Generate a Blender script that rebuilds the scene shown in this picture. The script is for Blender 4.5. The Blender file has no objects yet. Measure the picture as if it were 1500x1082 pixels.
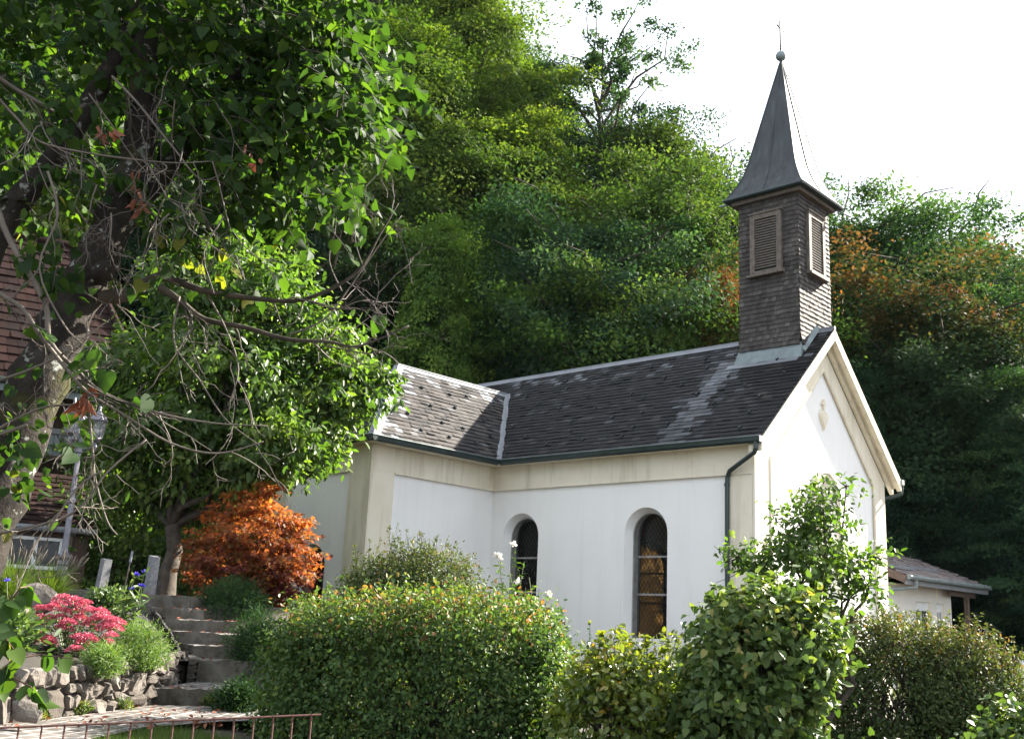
import bpy, math, random
import numpy as np
from mathutils import Vector, Matrix

C = bpy.context.scene.collection
SC = bpy.context.scene
rad = math.radians

# ------------------------------------------------------------------ camera
F_PX, YAW, PITCH, ROLL = 1542.99, -0.819432, 0.23681, 0.04634
CAM = np.array([-11.045, 19.558, 1.65])
ZO = 5.724                                       # eave height of the chapel
_f = np.array([math.cos(PITCH)*math.cos(YAW), math.cos(PITCH)*math.sin(YAW), math.sin(PITCH)])
_r = np.cross(_f, [0, 0, 1.]); _r /= np.linalg.norm(_r); _u = np.cross(_r, _f)
_c, _s = math.cos(ROLL), math.sin(ROLL)
RGT, UPV, FWD = _c*_r+_s*_u, -_s*_r+_c*_u, _f
cam_data = bpy.data.cameras.new('camera')
cam = bpy.data.objects.new('camera', cam_data); C.objects.link(cam)
cam.matrix_world = Matrix(((RGT[0], UPV[0], -FWD[0], CAM[0]), (RGT[1], UPV[1], -FWD[1], CAM[1]),
                           (RGT[2], UPV[2], -FWD[2], CAM[2]), (0, 0, 0, 1)))
cam_data.sensor_width = 36.0
cam_data.lens = F_PX/1500*36
cam_data.clip_start = 0.1; cam_data.clip_end = 3000
SC.camera = cam

# ------------------------------------------------------------------ sky and sun
SUN = Vector((-0.225, -1.0, 0.62)).normalized()       # towards the sun
EXPO = 2.8
world = bpy.data.worlds.new('World'); SC.world = world
world.use_nodes = True
wn = world.node_tree
sky = wn.nodes.new('ShaderNodeTexSky'); sky.sky_type = 'NISHITA'; sky.sun_disc = False
sky.sun_elevation = math.asin(SUN.z)
sky.sun_rotation = math.atan2(SUN.x, SUN.y)
sky.air_density = 1.0; sky.dust_density = 3.0; sky.ozone_density = 1.0; sky.altitude = 500
bg = wn.nodes['Background']; bg.inputs['Strength'].default_value = 0.08
# thin bright cloud over most of the sky
tc = wn.nodes.new('ShaderNodeTexCoord')
nz = wn.nodes.new('ShaderNodeTexNoise'); nz.inputs['Scale'].default_value = 2.2; nz.inputs['Detail'].default_value = 6
mr = wn.nodes.new('ShaderNodeMapRange'); mr.inputs['From Min'].default_value = 0.32; mr.inputs['From Max'].default_value = 0.62
mr.inputs['To Min'].default_value = 0.7; mr.inputs['To Max'].default_value = 0.95
mx = wn.nodes.new('ShaderNodeMix'); mx.data_type = 'RGBA'
wn.links.new(tc.outputs['Generated'], nz.inputs['Vector']); wn.links.new(nz.outputs['Fac'], mr.inputs['Value'])
wn.links.new(mr.outputs['Result'], mx.inputs['Factor'])
wn.links.new(sky.outputs['Color'], mx.inputs[6]); mx.inputs[7].default_value = (2.95, 3.13, 3.42, 1)
wn.links.new(mx.outputs[2], bg.inputs['Color'])
sl = bpy.data.lights.new('sun', 'SUN'); sl.energy = 4.5; sl.angle = rad(0.6); sl.color = (1.0, 0.93, 0.82)
so = bpy.data.objects.new('sun', sl); C.objects.link(so)
so.rotation_euler = SUN.to_track_quat('Z', 'Y').to_euler()
so.location = (0, 0, 40)
vs = SC.view_settings
SC.display_settings.display_device = 'sRGB'
vs.view_transform = 'Standard'; vs.look = 'None'; vs.exposure = EXPO; vs.gamma = 1; vs.use_curve_mapping = False
SC.cycles.max_bounces = 8; SC.cycles.transparent_max_bounces = 8; SC.cycles.diffuse_bounces = 3
SC.cycles.glossy_bounces = 2; SC.cycles.transmission_bounces = 4
SC.cycles.sample_clamp_indirect = 6.0
SC.cycles.use_denoising = True; SC.cycles.denoising_prefilter = 'ACCURATE'; SC.cycles.denoising_quality = 'HIGH'; SC.cycles.use_adaptive_sampling = False
SC.cycles.caustics_reflective = False; SC.cycles.caustics_refractive = False

# ------------------------------------------------------------------ helpers
FP = np.array([math.cos(YAW), math.sin(YAW), 0]); RP = np.array([FP[1], -FP[0], 0])   # plan forward / right
def ray(px, py):
    return (px-750)/F_PX*RGT - (py-541)/F_PX*UPV + FWD
def loc(px, py, u):                    # point in the direction of a photo pixel, u metres ahead on plan
    d = ray(px, py); return CAM + d*(u/(d@FP))
def onz(px, py, z):                    # where that direction meets height z
    d = ray(px, py); return CAM + d*((z-CAM[2])/d[2])
def uv(x, y):
    dx, dy = x-CAM[0], y-CAM[1]
    return dx*FP[0]+dy*FP[1], dx*RP[0]+dy*RP[1]
def xy(u, v):
    p = CAM + FP*u + RP*v; return p[0], p[1]
def proj(P):
    d = np.asarray(P, float)-CAM; w = d@FWD
    return 750+F_PX*(d@RGT)/w, 541-F_PX*(d@UPV)/w
def nrm(a):
    a = np.asarray(a, float); return a/(np.linalg.norm(a, axis=-1, keepdims=True)+1e-9)
def sstep(a, b, x):
    t = np.clip((x-a)/(b-a), 0, 1); return t*t*(3-2*t)

class MB:
    """collects faces for ONE mesh object"""
    def __init__(s): s.v = []; s.f = []; s.m = []; s.a = []; s.mats = []; s.w = []
    def mi(s, mat):
        if mat not in s.mats: s.mats.append(mat)
        return s.mats.index(mat)
    def add(s, vs, fs, mat=None, v=0.5, w=0.0):
        b = len(s.v); s.v += [tuple(map(float, p)) for p in vs]
        s.a += [v]*len(vs); s.w += [w]*len(vs)
        k = s.mi(mat) if mat else 0
        for f in fs: s.f.append([b+i for i in f]); s.m.append(k)
    def quad(s, a, b, c, d, mat=None, v=0.5, w=0.0): s.add([a, b, c, d], [(0, 1, 2, 3)], mat, v, w)
    def hexa(s, lo, hi, mat=None, v=0.5, w=0.0):     # 4 lower + 4 upper corners
        s.add(list(lo)+list(hi), [(3, 2, 1, 0), (4, 5, 6, 7), (0, 1, 5, 4), (1, 2, 6, 5), (2, 3, 7, 6), (3, 0, 4, 7)], mat, v, w)
    def box(s, x0, x1, y0, y1, z0, z1, mat=None, v=0.5, w=0.0):
        s.hexa([(x0, y0, z0), (x1, y0, z0), (x1, y1, z0), (x0, y1, z0)], [(x0, y0, z1), (x1, y0, z1), (x1, y1, z1), (x0, y1, z1)], mat, v, w)
    def obox(s, c, ex, ey, ez, hx, hy, hz, mat=None, v=0.5, w=0.0):   # oriented box
        c, ex, ey, ez = [np.asarray(q, float) for q in (c, ex, ey, ez)]
        q = lambda a, b, d: c+ex*hx*a+ey*hy*b+ez*hz*d
        s.hexa([q(-1, -1, -1), q(1, -1, -1), q(1, 1, -1), q(-1, 1, -1)], [q(-1, -1, 1), q(1, -1, 1), q(1, 1, 1), q(-1, 1, 1)], mat, v, w)
    def tube(s, pts, rs, n=6, mat=None, v=0.5, cap=True):
        pts = [np.asarray(p, float) for p in pts]; m = len(pts)
        if np.isscalar(rs): rs = [rs]*m
        vs = []; fs = []; side = None
        for i in range(m):
            t = nrm(pts[min(i+1, m-1)]-pts[max(i-1, 0)])
            if side is None:
                side = np.cross(t, [0.13, 0.29, 0.95])
                if np.linalg.norm(side) < 1e-3: side = np.cross(t, [1, 0, 0])
            side = nrm(side-t*(side@t)); b = np.cross(t, side)
            for k in range(n):
                a = 2*math.pi*k/n; vs.append(pts[i]+rs[i]*(math.cos(a)*side+math.sin(a)*b))
        for i in range(m-1):
            for k in range(n): fs.append((i*n+k, i*n+(k+1) % n, (i+1)*n+(k+1) % n, (i+1)*n+k))
        if cap: fs.append(tuple(range(n-1, -1, -1))); fs.append(tuple((m-1)*n+k for k in range(n)))
        s.add(vs, fs, mat, v)
    def lathe(s, prof, o=(0, 0, 0), n=16, mat=None, v=0.5, flute=0.0):
        vs = []; fs = []
        for r, z in prof:
            for k in range(n):
                rr = r*(1-flute*(k % 2)); a = 2*math.pi*k/n
                vs.append((o[0]+rr*math.cos(a), o[1]+rr*math.sin(a), o[2]+z))
        for i in range(len(prof)-1):
            for k in range(n): fs.append((i*n+k, i*n+(k+1) % n, (i+1)*n+(k+1) % n, (i+1)*n+k))
        fs.append(tuple(range(n-1, -1, -1))); fs.append(tuple((len(prof)-1)*n+k for k in range(n)))
        s.add(vs, fs, mat, v)
    def build(s, name, mat=None, parent=None, smooth=False, loc=None):
        me = bpy.data.meshes.new(name); 
        v = np.array(s.v, float).reshape(-1, 3)
        if loc is not None: v = v-np.asarray(loc, float)
        me.from_pydata(v.tolist(), [], s.f); me.update()
        at = me.attributes.new('v', 'FLOAT', 'POINT'); at.data.foreach_set('value', np.array(s.a, np.float32))
        at = me.attributes.new('w', 'FLOAT', 'POINT'); at.data.foreach_set('value', np.array(s.w, np.float32))
        mats = s.mats if s.mats else [mat]
        for k in mats: me.materials.append(k)
        me.polygons.foreach_set('material_index', np.array(s.m if s.mats else [0]*len(s.f), np.int32))
        if smooth: me.polygons.foreach_set('use_smooth', [True]*len(s.f))
        return link(name, me, parent, loc)

def link(name, me, parent=None, loc=None):
    o = bpy.data.objects.new(name, me); C.objects.link(o)
    if parent is not None:
        o.parent = parent
        pl = Vector(parent_loc(parent))
        o.location = (Vector(loc)-pl) if loc is not None else -pl
    elif loc is not None: o.location = loc
    return o
def parent_loc(p):
    v = Vector((0, 0, 0))
    while p is not None: v += p.location; p = p.parent
    return v
def tag(o, label=None, cat=None, group=None, kind=None):
    if label: o['label'] = label
    if cat: o['category'] = cat
    if group: o['group'] = group
    if kind: o['kind'] = kind
    return o
def thing(name, label, cat, loc=(0, 0, 0), group=None):
    o = bpy.data.objects.new(name, None); C.objects.link(o); o.location = [float(q) for q in loc]; o.empty_display_size = .2
    return tag(o, label, cat, group)

# ---- leaves: many small bent faces, one mesh
def _tmpl(kind):
    if kind == 'quad': return np.array([[0, 0], [.45, -.5], [1, 0], [.45, .5]]), [(0, 1, 2, 3)]
    if kind == 'oval': return np.array([[0, 0], [.28, -.42], [.68, -.40], [1, 0], [.68, .40], [.28, .42]]), [(0, 1, 2, 3), (0, 3, 4, 5)]
    if kind == 'heart': return np.array([[.10, 0], [0, -.24], [.13, -.46], [.42, -.50], [.74, -.30], [1.06, 0], [.74, .30], [.42, .50], [.13, .46], [0, .24]]), [(0, 1, 2, 3), (0, 3, 4, 5), (0, 5, 6, 7), (0, 7, 8, 9)]
    if kind == 'maple': return np.array([[0, 0], [.12, -.42], [.36, -.17], [.62, -.52], [.56, -.13], [1, 0], [.56, .13], [.62, .52], [.36, .17], [.12, .42]]), [(0, 1, 2), (0, 2, 3, 4), (0, 4, 5, 6), (0, 6, 7, 8), (0, 8, 9)]
    if kind == 'needle': return np.array([[0, -.5], [1, -.15], [1, .15], [0, .5]]), [(0, 1, 2, 3)]
def leaf_mesh(name, P, D, N, size, kind='quad', aspect=.62, fold=.25, curl=.25, rng=None, val=None, mat=None):
    P = np.asarray(P, float); n = len(P); T, faces = _tmpl(kind); m = len(T)
    D = nrm(D); N = np.asarray(N, float); N = nrm(N-D*np.sum(N*D, 1, keepdims=True)); S = np.cross(N, D)
    size = np.broadcast_to(np.asarray(size, float), (n,))
    cf = curl*(rng.uniform(-.4, 1.4, n) if rng is not None else np.ones(n))
    X = T[None, :, 0]; Y = T[None, :, 1]*aspect
    Zo = fold*np.abs(Y)-cf[:, None]*X*X
    V = P[:, None, :]+size[:, None, None]*(X[..., None]*D[:, None, :]+Y[..., None]*S[:, None, :]+Zo[..., None]*N[:, None, :])
    V = V.reshape(-1, 3)
    lens = [len(f) for f in faces]; flat = np.concatenate([np.array(f) for f in faces])
    L = (np.arange(n)[:, None]*m+flat[None, :]).ravel().astype(np.int32)
    st = np.concatenate([[0], np.cumsum(lens)[:-1]]); tot = sum(lens)
    ST = (np.arange(n)[:, None]*tot+st[None, :]).ravel().astype(np.int32)
    me = bpy.data.meshes.new(name)
    me.vertices.add(len(V)); me.vertices.foreach_set('co', V.ravel().astype(np.float32))
    me.loops.add(len(L)); me.loops.foreach_set('vertex_index', L)
    me.polygons.add(len(ST)); me.polygons.foreach_set('loop_start', ST)
    me.update(calc_edges=True)
    if val is None: val = rng.random(n) if rng is not None else np.full(n, .5)
    a = me.attributes.new('v', 'FLOAT', 'POINT'); a.data.foreach_set('value', np.repeat(np.asarray(val, np.float32), m))
    if mat: me.materials.append(mat)
    return me
def leaf_obj(name, parent, leaves, size, rng, mat, loc=None, **kw):
    P, D, N = leaves[:3]; val = leaves[3] if len(leaves) > 3 else None
    if loc is not None: P = P-np.asarray(loc)
    me = leaf_mesh(name, P, D, N, size*rng.uniform(.65, 1.25, len(P)), rng=rng, val=val, mat=mat, **kw)
    return link(name, me, parent, loc)
def runit(rng, n): return nrm(rng.normal(size=(n, 3)))
def lobe_leaves(rng, lobes, clumps, per, cr, flat=.6, up=.8, out=.5, droop=.3, shell=.55):
    """leaves in clumps through ellipsoid lobes; lobes = [(centre, radii)]"""
    P = []; D = []; N = []; V = []
    vol = np.array([r[0]*r[1]*r[2] for c, r in lobes])**(2/3); share = vol/vol.sum()
    for (c, r), sh in zip(lobes, share):
        k = max(3, int(clumps*sh)); d = runit(rng, k)
        rr = shell+(1-shell)*rng.random(k)**.6
        cc = np.asarray(c)+d*np.asarray(r)*rr[:, None]
        cv = rng.random(k)
        idx = np.repeat(np.arange(k), per); n = len(idx)
        o = rng.normal(size=(n, 3))*cr*np.array([1, 1, flat])
        p = cc[idx]+o
        od = nrm(d[idx]+.6*nrm(o))
        P.append(p); D.append(nrm(od*.7+rng.normal(size=(n, 3))*.55+np.array([0, 0, -droop])))
        N.append(nrm(np.array([0, 0, up])+od*out+rng.normal(size=(n, 3))*.45)); V.append(np.clip(.65*cv[idx]+.35*rng.random(n)+rng.normal(size=n)*.08, 0, 1))
    return np.concatenate(P), np.concatenate(D), np.concatenate(N), np.concatenate(V)
def bend(rng, a, b, n=5, sag=0.0, jit=.06):
    a, b = np.asarray(a, float), np.asarray(b, float); L = np.linalg.norm(b-a); out = []
    for i in range(n):
        t = i/(n-1); p = a+(b-a)*t; p = p+np.array([0, 0, sag*L*4*t*(1-t)])
        if 0 < i < n-1: p = p+rng.normal(size=3)*L*jit
        out.append(p)
    return out

# ------------------------------------------------------------------ materials
class NT:
    def __init__(s, name):
        s.mat = bpy.data.materials.new(name); s.mat.use_nodes = True; s.t = s.mat.node_tree
        s.b = s.t.nodes['Principled BSDF']; s.out = s.t.nodes['Material Output']
    def n(s, typ, **kw):
        x = s.t.nodes.new(typ)
        for k, v in kw.items(): setattr(x, k, v)
        return x
    def l(s, a, b): s.t.links.new(a, b)
    def noise(s, scale, detail=4, rough=.55, obj=True, vec=None):
        x = s.n('ShaderNodeTexNoise'); x.inputs['Scale'].default_value = scale; x.inputs['Detail'].default_value = detail; x.inputs['Roughness'].default_value = rough
        if vec is None:
            g = s.n('ShaderNodeTexCoord') if obj else s.n('ShaderNodeNewGeometry'); vec = g.outputs['Object'] if obj else g.outputs['Position']
        s.l(vec, x.inputs['Vector']); return x.outputs['Fac']
    def ramp(s, fac, stops):
        x = s.n('ShaderNodeValToRGB'); e = x.color_ramp.elements
        while len(e) < len(stops): e.new(.5)
        for k, (p, c) in zip(e, stops): k.position = p; k.color = (*c, 1)
        s.l(fac, x.inputs['Fac']); return x.outputs['Color']
    def mix(s, fac, a, b, mode='MIX'):
        x = s.n('ShaderNodeMix', data_type='RGBA', blend_type=mode)
        for k, q in ((0, fac), (6, a), (7, b)):
            if isinstance(q, (int, float)): x.inputs[k].default_value = q
            elif isinstance(q, tuple): x.inputs[k].default_value = (*q, 1)
            else: s.l(q, x.inputs[k])
        return x.outputs[2]
    def attr(s, name):
        x = s.n('ShaderNodeAttribute', attribute_name=name); return x.outputs['Fac']
    def bump(s, h, strength=.3, dist=.02):
        x = s.n('ShaderNodeBump'); x.inputs['Strength'].default_value = strength; x.inputs['Distance'].default_value = dist
        s.l(h, x.inputs['Height']); s.l(x.outputs['Normal'], s.b.inputs['Normal'])
    def set(s, col=None, rough=None, metal=None, spec=None):
        if col is not None:
            if isinstance(col, tuple): s.b.inputs['Base Color'].default_value = (*col, 1)
            else: s.l(col, s.b.inputs['Base Color'])
        if rough is not None: s.b.inputs['Roughness'].default_value = rough
        if metal is not None: s.b.inputs['Metallic'].default_value = metal
        if spec is not None: s.b.inputs['Specular IOR Level'].default_value = spec
        return s.mat
def leaf_mat(name, stops, trans=.4, rough=.42, spec=.5, tcol=(1.5, 1.6, .55), sat=1.0):
    m = NT(name); col = m.ramp(m.attr('v'), stops)
    oi = m.n('ShaderNodeObjectInfo'); col = m.mix(1.0, col, oi.outputs['Color'], 'MULTIPLY')
    tr = m.n('ShaderNodeBsdfTranslucent'); m.l(m.mix(1.0, col, tcol, 'MULTIPLY'), tr.inputs['Color'])
    m.set(col, rough, spec=spec)
    ms = m.n('ShaderNodeMixShader'); ms.inputs[0].default_value = trans
    m.l(m.b.outputs[0], ms.inputs[1]); m.l(tr.outputs[0], ms.inputs[2]); m.l(ms.outputs[0], m.out.inputs['Surface'])
    return m.mat
def flat_mat(name, col, rough=.6, metal=0, var=.25, scale=6, bump=0.0, spec=.5):
    m = NT(name); f = m.noise(scale, 5)
    c = m.ramp(f, [(.3, tuple(q*(1-var) for q in col)), (.7, tuple(min(1, q*(1+var)) for q in col))])
    if bump: m.bump(m.noise(scale*6, 4), bump, .01)
    return m.set(c, rough, metal, spec)
def plaster(name, a, b, stain, amt=.75):
    m = NT(name); g = m.n('ShaderNodeNewGeometry')
    big = m.noise(.9, 6, .6, vec=g.outputs['Position'])
    mp = m.n('ShaderNodeMapping'); mp.inputs['Scale'].default_value = (5, 5, .5); m.l(g.outputs['Position'], mp.inputs['Vector'])
    streak = m.noise(1.0, 5, .6, vec=mp.outputs['Vector'])
    c = m.ramp(big, [(.35, a), (.7, b)])
    c = m.mix(m.ramp(streak, [(.50, (0, 0, 0)), (.78, (amt, amt, amt))]), c, stain)
    m.bump(m.noise(60, 3, vec=g.outputs['Position']), .12, .01)
    return m.set(c, .85, spec=.2)
M = {}
M['white'] = plaster('white_plaster', (.81, .793, .765), (.85, .833, .805), (.68, .665, .63), .35)
M['cream'] = plaster('cream_plaster', (.68, .62, .49), (.78, .72, .59), (.44, .39, .29))
m = NT('slate')
vv = m.attr('v'); ww = m.attr('w')
c = m.ramp(vv, [(0, (.007, .0065, .007)), (.55, (.014, .0125, .0128)), (1, (.048, .041, .037))])
c = m.mix(m.ramp(m.noise(5, 5), [(.45, (0, 0, 0)), (.75, (.3, .3, .3))]), c, (.030, .026, .021))
c = m.mix(ww, c, (.19, .20, .215)); m.bump(m.noise(40, 4), .25, .01)
M['slate'] = m.set(c, .65, spec=.16)
M['zinc'] = flat_mat('zinc_sheet', (.17, .178, .19), .55, .2, .15, 3)
M['lead'] = flat_mat('lead_flashing', (.16, .19, .19), .5, .3, .25, 3)
M['gutter'] = flat_mat('dark_green_gutter', (.020, .034, .032), .35, 0, .3, 3)
m = NT('wood_shingle'); vv = m.attr('v')
c = m.ramp(vv, [(0, (.028, .024, .021)), (.5, (.065, .056, .05)), (1, (.13, .115, .10))])
c = m.mix(m.ramp(m.noise(1.3, 5), [(.42, (.9, .9, .9)), (.62, (0, 0, 0))]), c, (.035, .030, .027), )
M['shingle'] = m.set(m.mix(.55, m.ramp(vv, [(0, (.026, .023, .021)), (.5, (.058, .051, .046)), (1, (.115, .102, .092))]), c), .8, spec=.25)
m = NT('spire_copper'); g = m.n('ShaderNodeTexCoord')
mp = m.n('ShaderNodeMapping'); mp.inputs['Scale'].default_value = (6, 6, .7); m.l(g.outputs['Object'], mp.inputs['Vector'])
c = m.ramp(m.noise(1, 6, .6, vec=mp.outputs['Vector']), [(.3, (.030, .033, .034)), (.55, (.048, .054, .055)), (.75, (.075, .092, .088))])
m.bump(m.noise(2.5, 3), .12, .05)
M['spire'] = m.set(c, .6, .05, .25)
M['greywood'] = flat_mat('weathered_grey_wood', (.11, .088, .07), .8, 0, .35, 9, .3)
M['louvre'] = flat_mat('louvre_slats', (.12, .10, .085), .75, 0, .3, 9)
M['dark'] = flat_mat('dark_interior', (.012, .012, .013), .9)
M['iron'] = flat_mat('black_iron', (.03, .03, .032), .45, .6)
M['frame'] = flat_mat('grey_window_stone', (.26, .255, .24), .7)
M['plain_in'] = flat_mat('interior_plaster', (.45, .42, .36), .9)
m = NT('leaded_glass'); tr = m.n('ShaderNodeBsdfTransparent'); tr.inputs['Color'].default_value = (.62, .60, .55, 1)
m.set((.02, .02, .02), .12); ms = m.n('ShaderNodeMixShader'); ms.inputs[0].default_value = .45
m.bump(m.noise(14, 2), .15, .01)
m.l(tr.outputs[0], ms.inputs[1]); m.l(m.b.outputs[0], ms.inputs[2]); m.l(ms.outputs[0], m.out.inputs['Surface']); M['glass'] = m.mat
m = NT('amber_glass'); tr = m.n('ShaderNodeBsdfTranslucent')
m.l(m.ramp(m.noise(1.2, 3), [(.3, (.42, .235, .075)), (.7, (.58, .35, .13))]), tr.inputs['Color'])
m.l(tr.outputs[0], m.out.inputs['Surface']); M['amber'] = m.mat
M['soil'] = flat_mat('forest_soil', (.045, .036, .024), .95, 0, .4, 2, .4)
m = NT('bark'); g = m.n('ShaderNodeNewGeometry')
c = m.ramp(m.noise(9, 6, .65, vec=g.outputs['Position']), [(.35, (.012, .010, .008)), (.6, (.032, .026, .021)), (.75, (.055, .047, .038))])
lich = m.ramp(m.noise(11, 4, .6, vec=g.outputs['Position']), [(.60, (0, 0, 0)), (.645, (1, 1, 1))])
c = m.mix(lich, c, (.22, .23, .205))
moss = m.ramp(m.noise(2.3, 4, .6, vec=g.outputs['Position']), [(.60, (0, 0, 0)), (.68, (.9, .9, .9))])
c = m.mix(moss, c, (.040, .038, .010)); m.bump(m.noise(28, 5, .7, vec=g.outputs['Position']), .7, .03)
M['bark'] = m.set(c, .9, spec=.2)
m = NT('plain_bark'); c = m.ramp(m.noise(7, 5), [(.3, (.03, .024, .018)), (.7, (.085, .07, .055))]); m.bump(m.noise(25, 4), .5, .02); M['bark2'] = m.set(c, .9, spec=.2)
M['twig'] = flat_mat('pale_twig_bark', (.095, .078, .06), .75, 0, .35, 6)
M['twigd'] = flat_mat('dark_twig_bark', (.035, .027, .021), .8, 0, .35, 6)
M['stem'] = flat_mat('green_stem', (.09, .12, .03), .6)
M['redstem'] = flat_mat('reddish_stem', (.10, .045, .03), .6)
# leaf materials
M['lf_big'] = leaf_mat('broad_leaf', [(0, (.020, .042, .015)), (.6, (.034, .070, .018)), (.93, (.066, .112, .022)), (1, (.20, .18, .03))], .48, .6, .12, (1.55, 1.75, .4))
M['lf_fruit'] = leaf_mat('fruit_tree_leaf', [(0, (.032, .062, .018)), (.6, (.078, .130, .032)), (1, (.155, .20, .048))], .46, .45, .3, (1.35, 1.6, .42))
M['lf_beech'] = leaf_mat('beech_leaf', [(0, (.024, .044, .015)), (.6, (.050, .082, .023)), (1, (.125, .150, .036))], .34, .8, .08, (1.4, 1.55, .5))
M['lf_wood'] = leaf_mat('wood_leaf', [(0, (.015, .031, .016)), (.6, (.032, .061, .027)), (1, (.082, .116, .045))], .30, .8, .08, (1.3, 1.5, .6))
M['lf_rust'] = leaf_mat('rust_tipped_leaf', [(0, (.019, .036, .017)), (.52, (.036, .058, .022)), (.72, (.085, .070, .022)), (.95, (.16, .068, .028))], .32, .8, .08, (1.2, 1.15, .6))
M['lf_maple'] = leaf_mat('red_maple_leaf', [(0, (.11, .030, .038)), (.28, (.20, .055, .038)), (.45, (.16, .10, .028)), (.6, (.29, .085, .034)), (.8, (.47, .145, .036)), (1, (.46, .235, .055))], .45, .6, .2, (1.5, 1.25, .6))
M['lf_hedge'] = leaf_mat('hedge_leaf', [(0, (.028, .062, .020)), (.5, (.060, .112, .032)), (.85, (.115, .165, .045)), (.95, (.22, .20, .055)), (1, (.25, .115, .055))], .34, .5, .2, (1.4, 1.5, .5))
M['lf_spirea'] = leaf_mat('brownish_shrub_leaf', [(0, (.032, .056, .022)), (.5, (.066, .096, .032)), (.85, (.105, .122, .04)), (1, (.15, .095, .045))], .3, .6, .2, (1.4, 1.4, .5))
M['lf_yellow'] = leaf_mat('yellowing_shrub_leaf', [(0, (.050, .085, .018)), (.5, (.10, .15, .025)), (.9, (.19, .21, .035)), (1, (.30, .19, .03))], .38, .33, .55, (1.5, 1.5, .45))
M['lf_ivy'] = leaf_mat('ivy_leaf', [(0, (.042, .080, .024)), (.6, (.085, .135, .036)), (.9, (.17, .20, .06)), (1, (.30, .25, .08))], .3, .5, .3, (1.4, 1.5, .5))
M['lf_dark'] = leaf_mat('dark_needle', [(0, (.012, .034, .014)), (.6, (.028, .062, .022)), (1, (.055, .092, .030))], .2, .8, .08)
M['lf_jun'] = leaf_mat('juniper_needle', [(0, (.05, .10, .022)), (.6, (.10, .17, .035)), (1, (.19, .25, .06))], .3, .6, .3)
M['lf_sedum'] = leaf_mat('fleshy_leaf', [(0, (.05, .09, .035)), (.6, (.085, .14, .05)), (1, (.15, .19, .08))], .25, .45, .4)
M['lf_grass'] = leaf_mat('grass_blade', [(0, (.05, .09, .018)), (.6, (.09, .14, .025)), (1, (.22, .20, .07))], .35, .5, .35)
M['lf_dry'] = leaf_mat('withered_leaf', [(0, (.10, .035, .02)), (1, (.24, .085, .045))], .2, .7, .2, (1.2, .9, .6))
M['pink'] = leaf_mat('crimson_blossom', [(0, (.40, .055, .105)), (.6, (.62, .14, .21)), (1, (.74, .32, .37))], .15, .7, .2, (1.1, .8, .9))
M['blue'] = leaf_mat('blue_blossom', [(0, (.06, .05, .42)), (1, (.14, .11, .70))], .2, .7, .2, (1, 1, 1))
M['petal'] = leaf_mat('white_blossom', [(0, (.75, .70, .66)), (1, (.85, .82, .78))], .25, .7, .2, (1, 1, 1))
# ================================================================== terrain
def ground(x, y):
    u, v = uv(x, y)
    left = np.interp(u, [0, 5, 7, 9, 12.5, 15, 17.2, 30], [0, 0, .22, .42, .45, .60, 1.72, 1.9])
    right = np.interp(u, [0, 10, 20, 30], [0, 0, .1, .2])
    k = sstep(-3.2, -1.0, v)
    z = left*(1-k)+right*k
    h = np.maximum(0, u-(39.5+np.clip(-v-6, 0, 10)*.25))
    sl = np.interp(v, [-40, -5, 6, 14, 30], [1.1, 1.05, .68, .42, .36])
    return z+sl*h*np.minimum(1, h/6+.25)-np.maximum(0, h-70)*sl*.7
def gz(P): return float(ground(P[0], P[1]))
us = np.concatenate([np.arange(-14, 24, .8), np.arange(24, 60, 1.5), np.arange(60, 150, 5), np.arange(150, 900, 60)])
vsg = np.concatenate([np.arange(-700, -60, 50), np.arange(-60, -14, 2.5), np.arange(-14, 16, .8), np.arange(16, 60, 2.5), np.arange(60, 701, 50)])
V = []; F = []
rng = np.random.default_rng(3)
for a in us:
    for b in vsg:
        x, y = xy(a, b); V.append((x, y, float(ground(x, y))+rng.normal()*.015))
nv = len(vsg)
for i in range(len(us)-1):
    for j in range(nv-1): F.append((i*nv+j, i*nv+j+1, (i+1)*nv+j+1, (i+1)*nv+j))
g = MB(); g.add(V, F, M['soil']); o = g.build('ground', smooth=True); tag(o, kind='structure')

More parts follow.
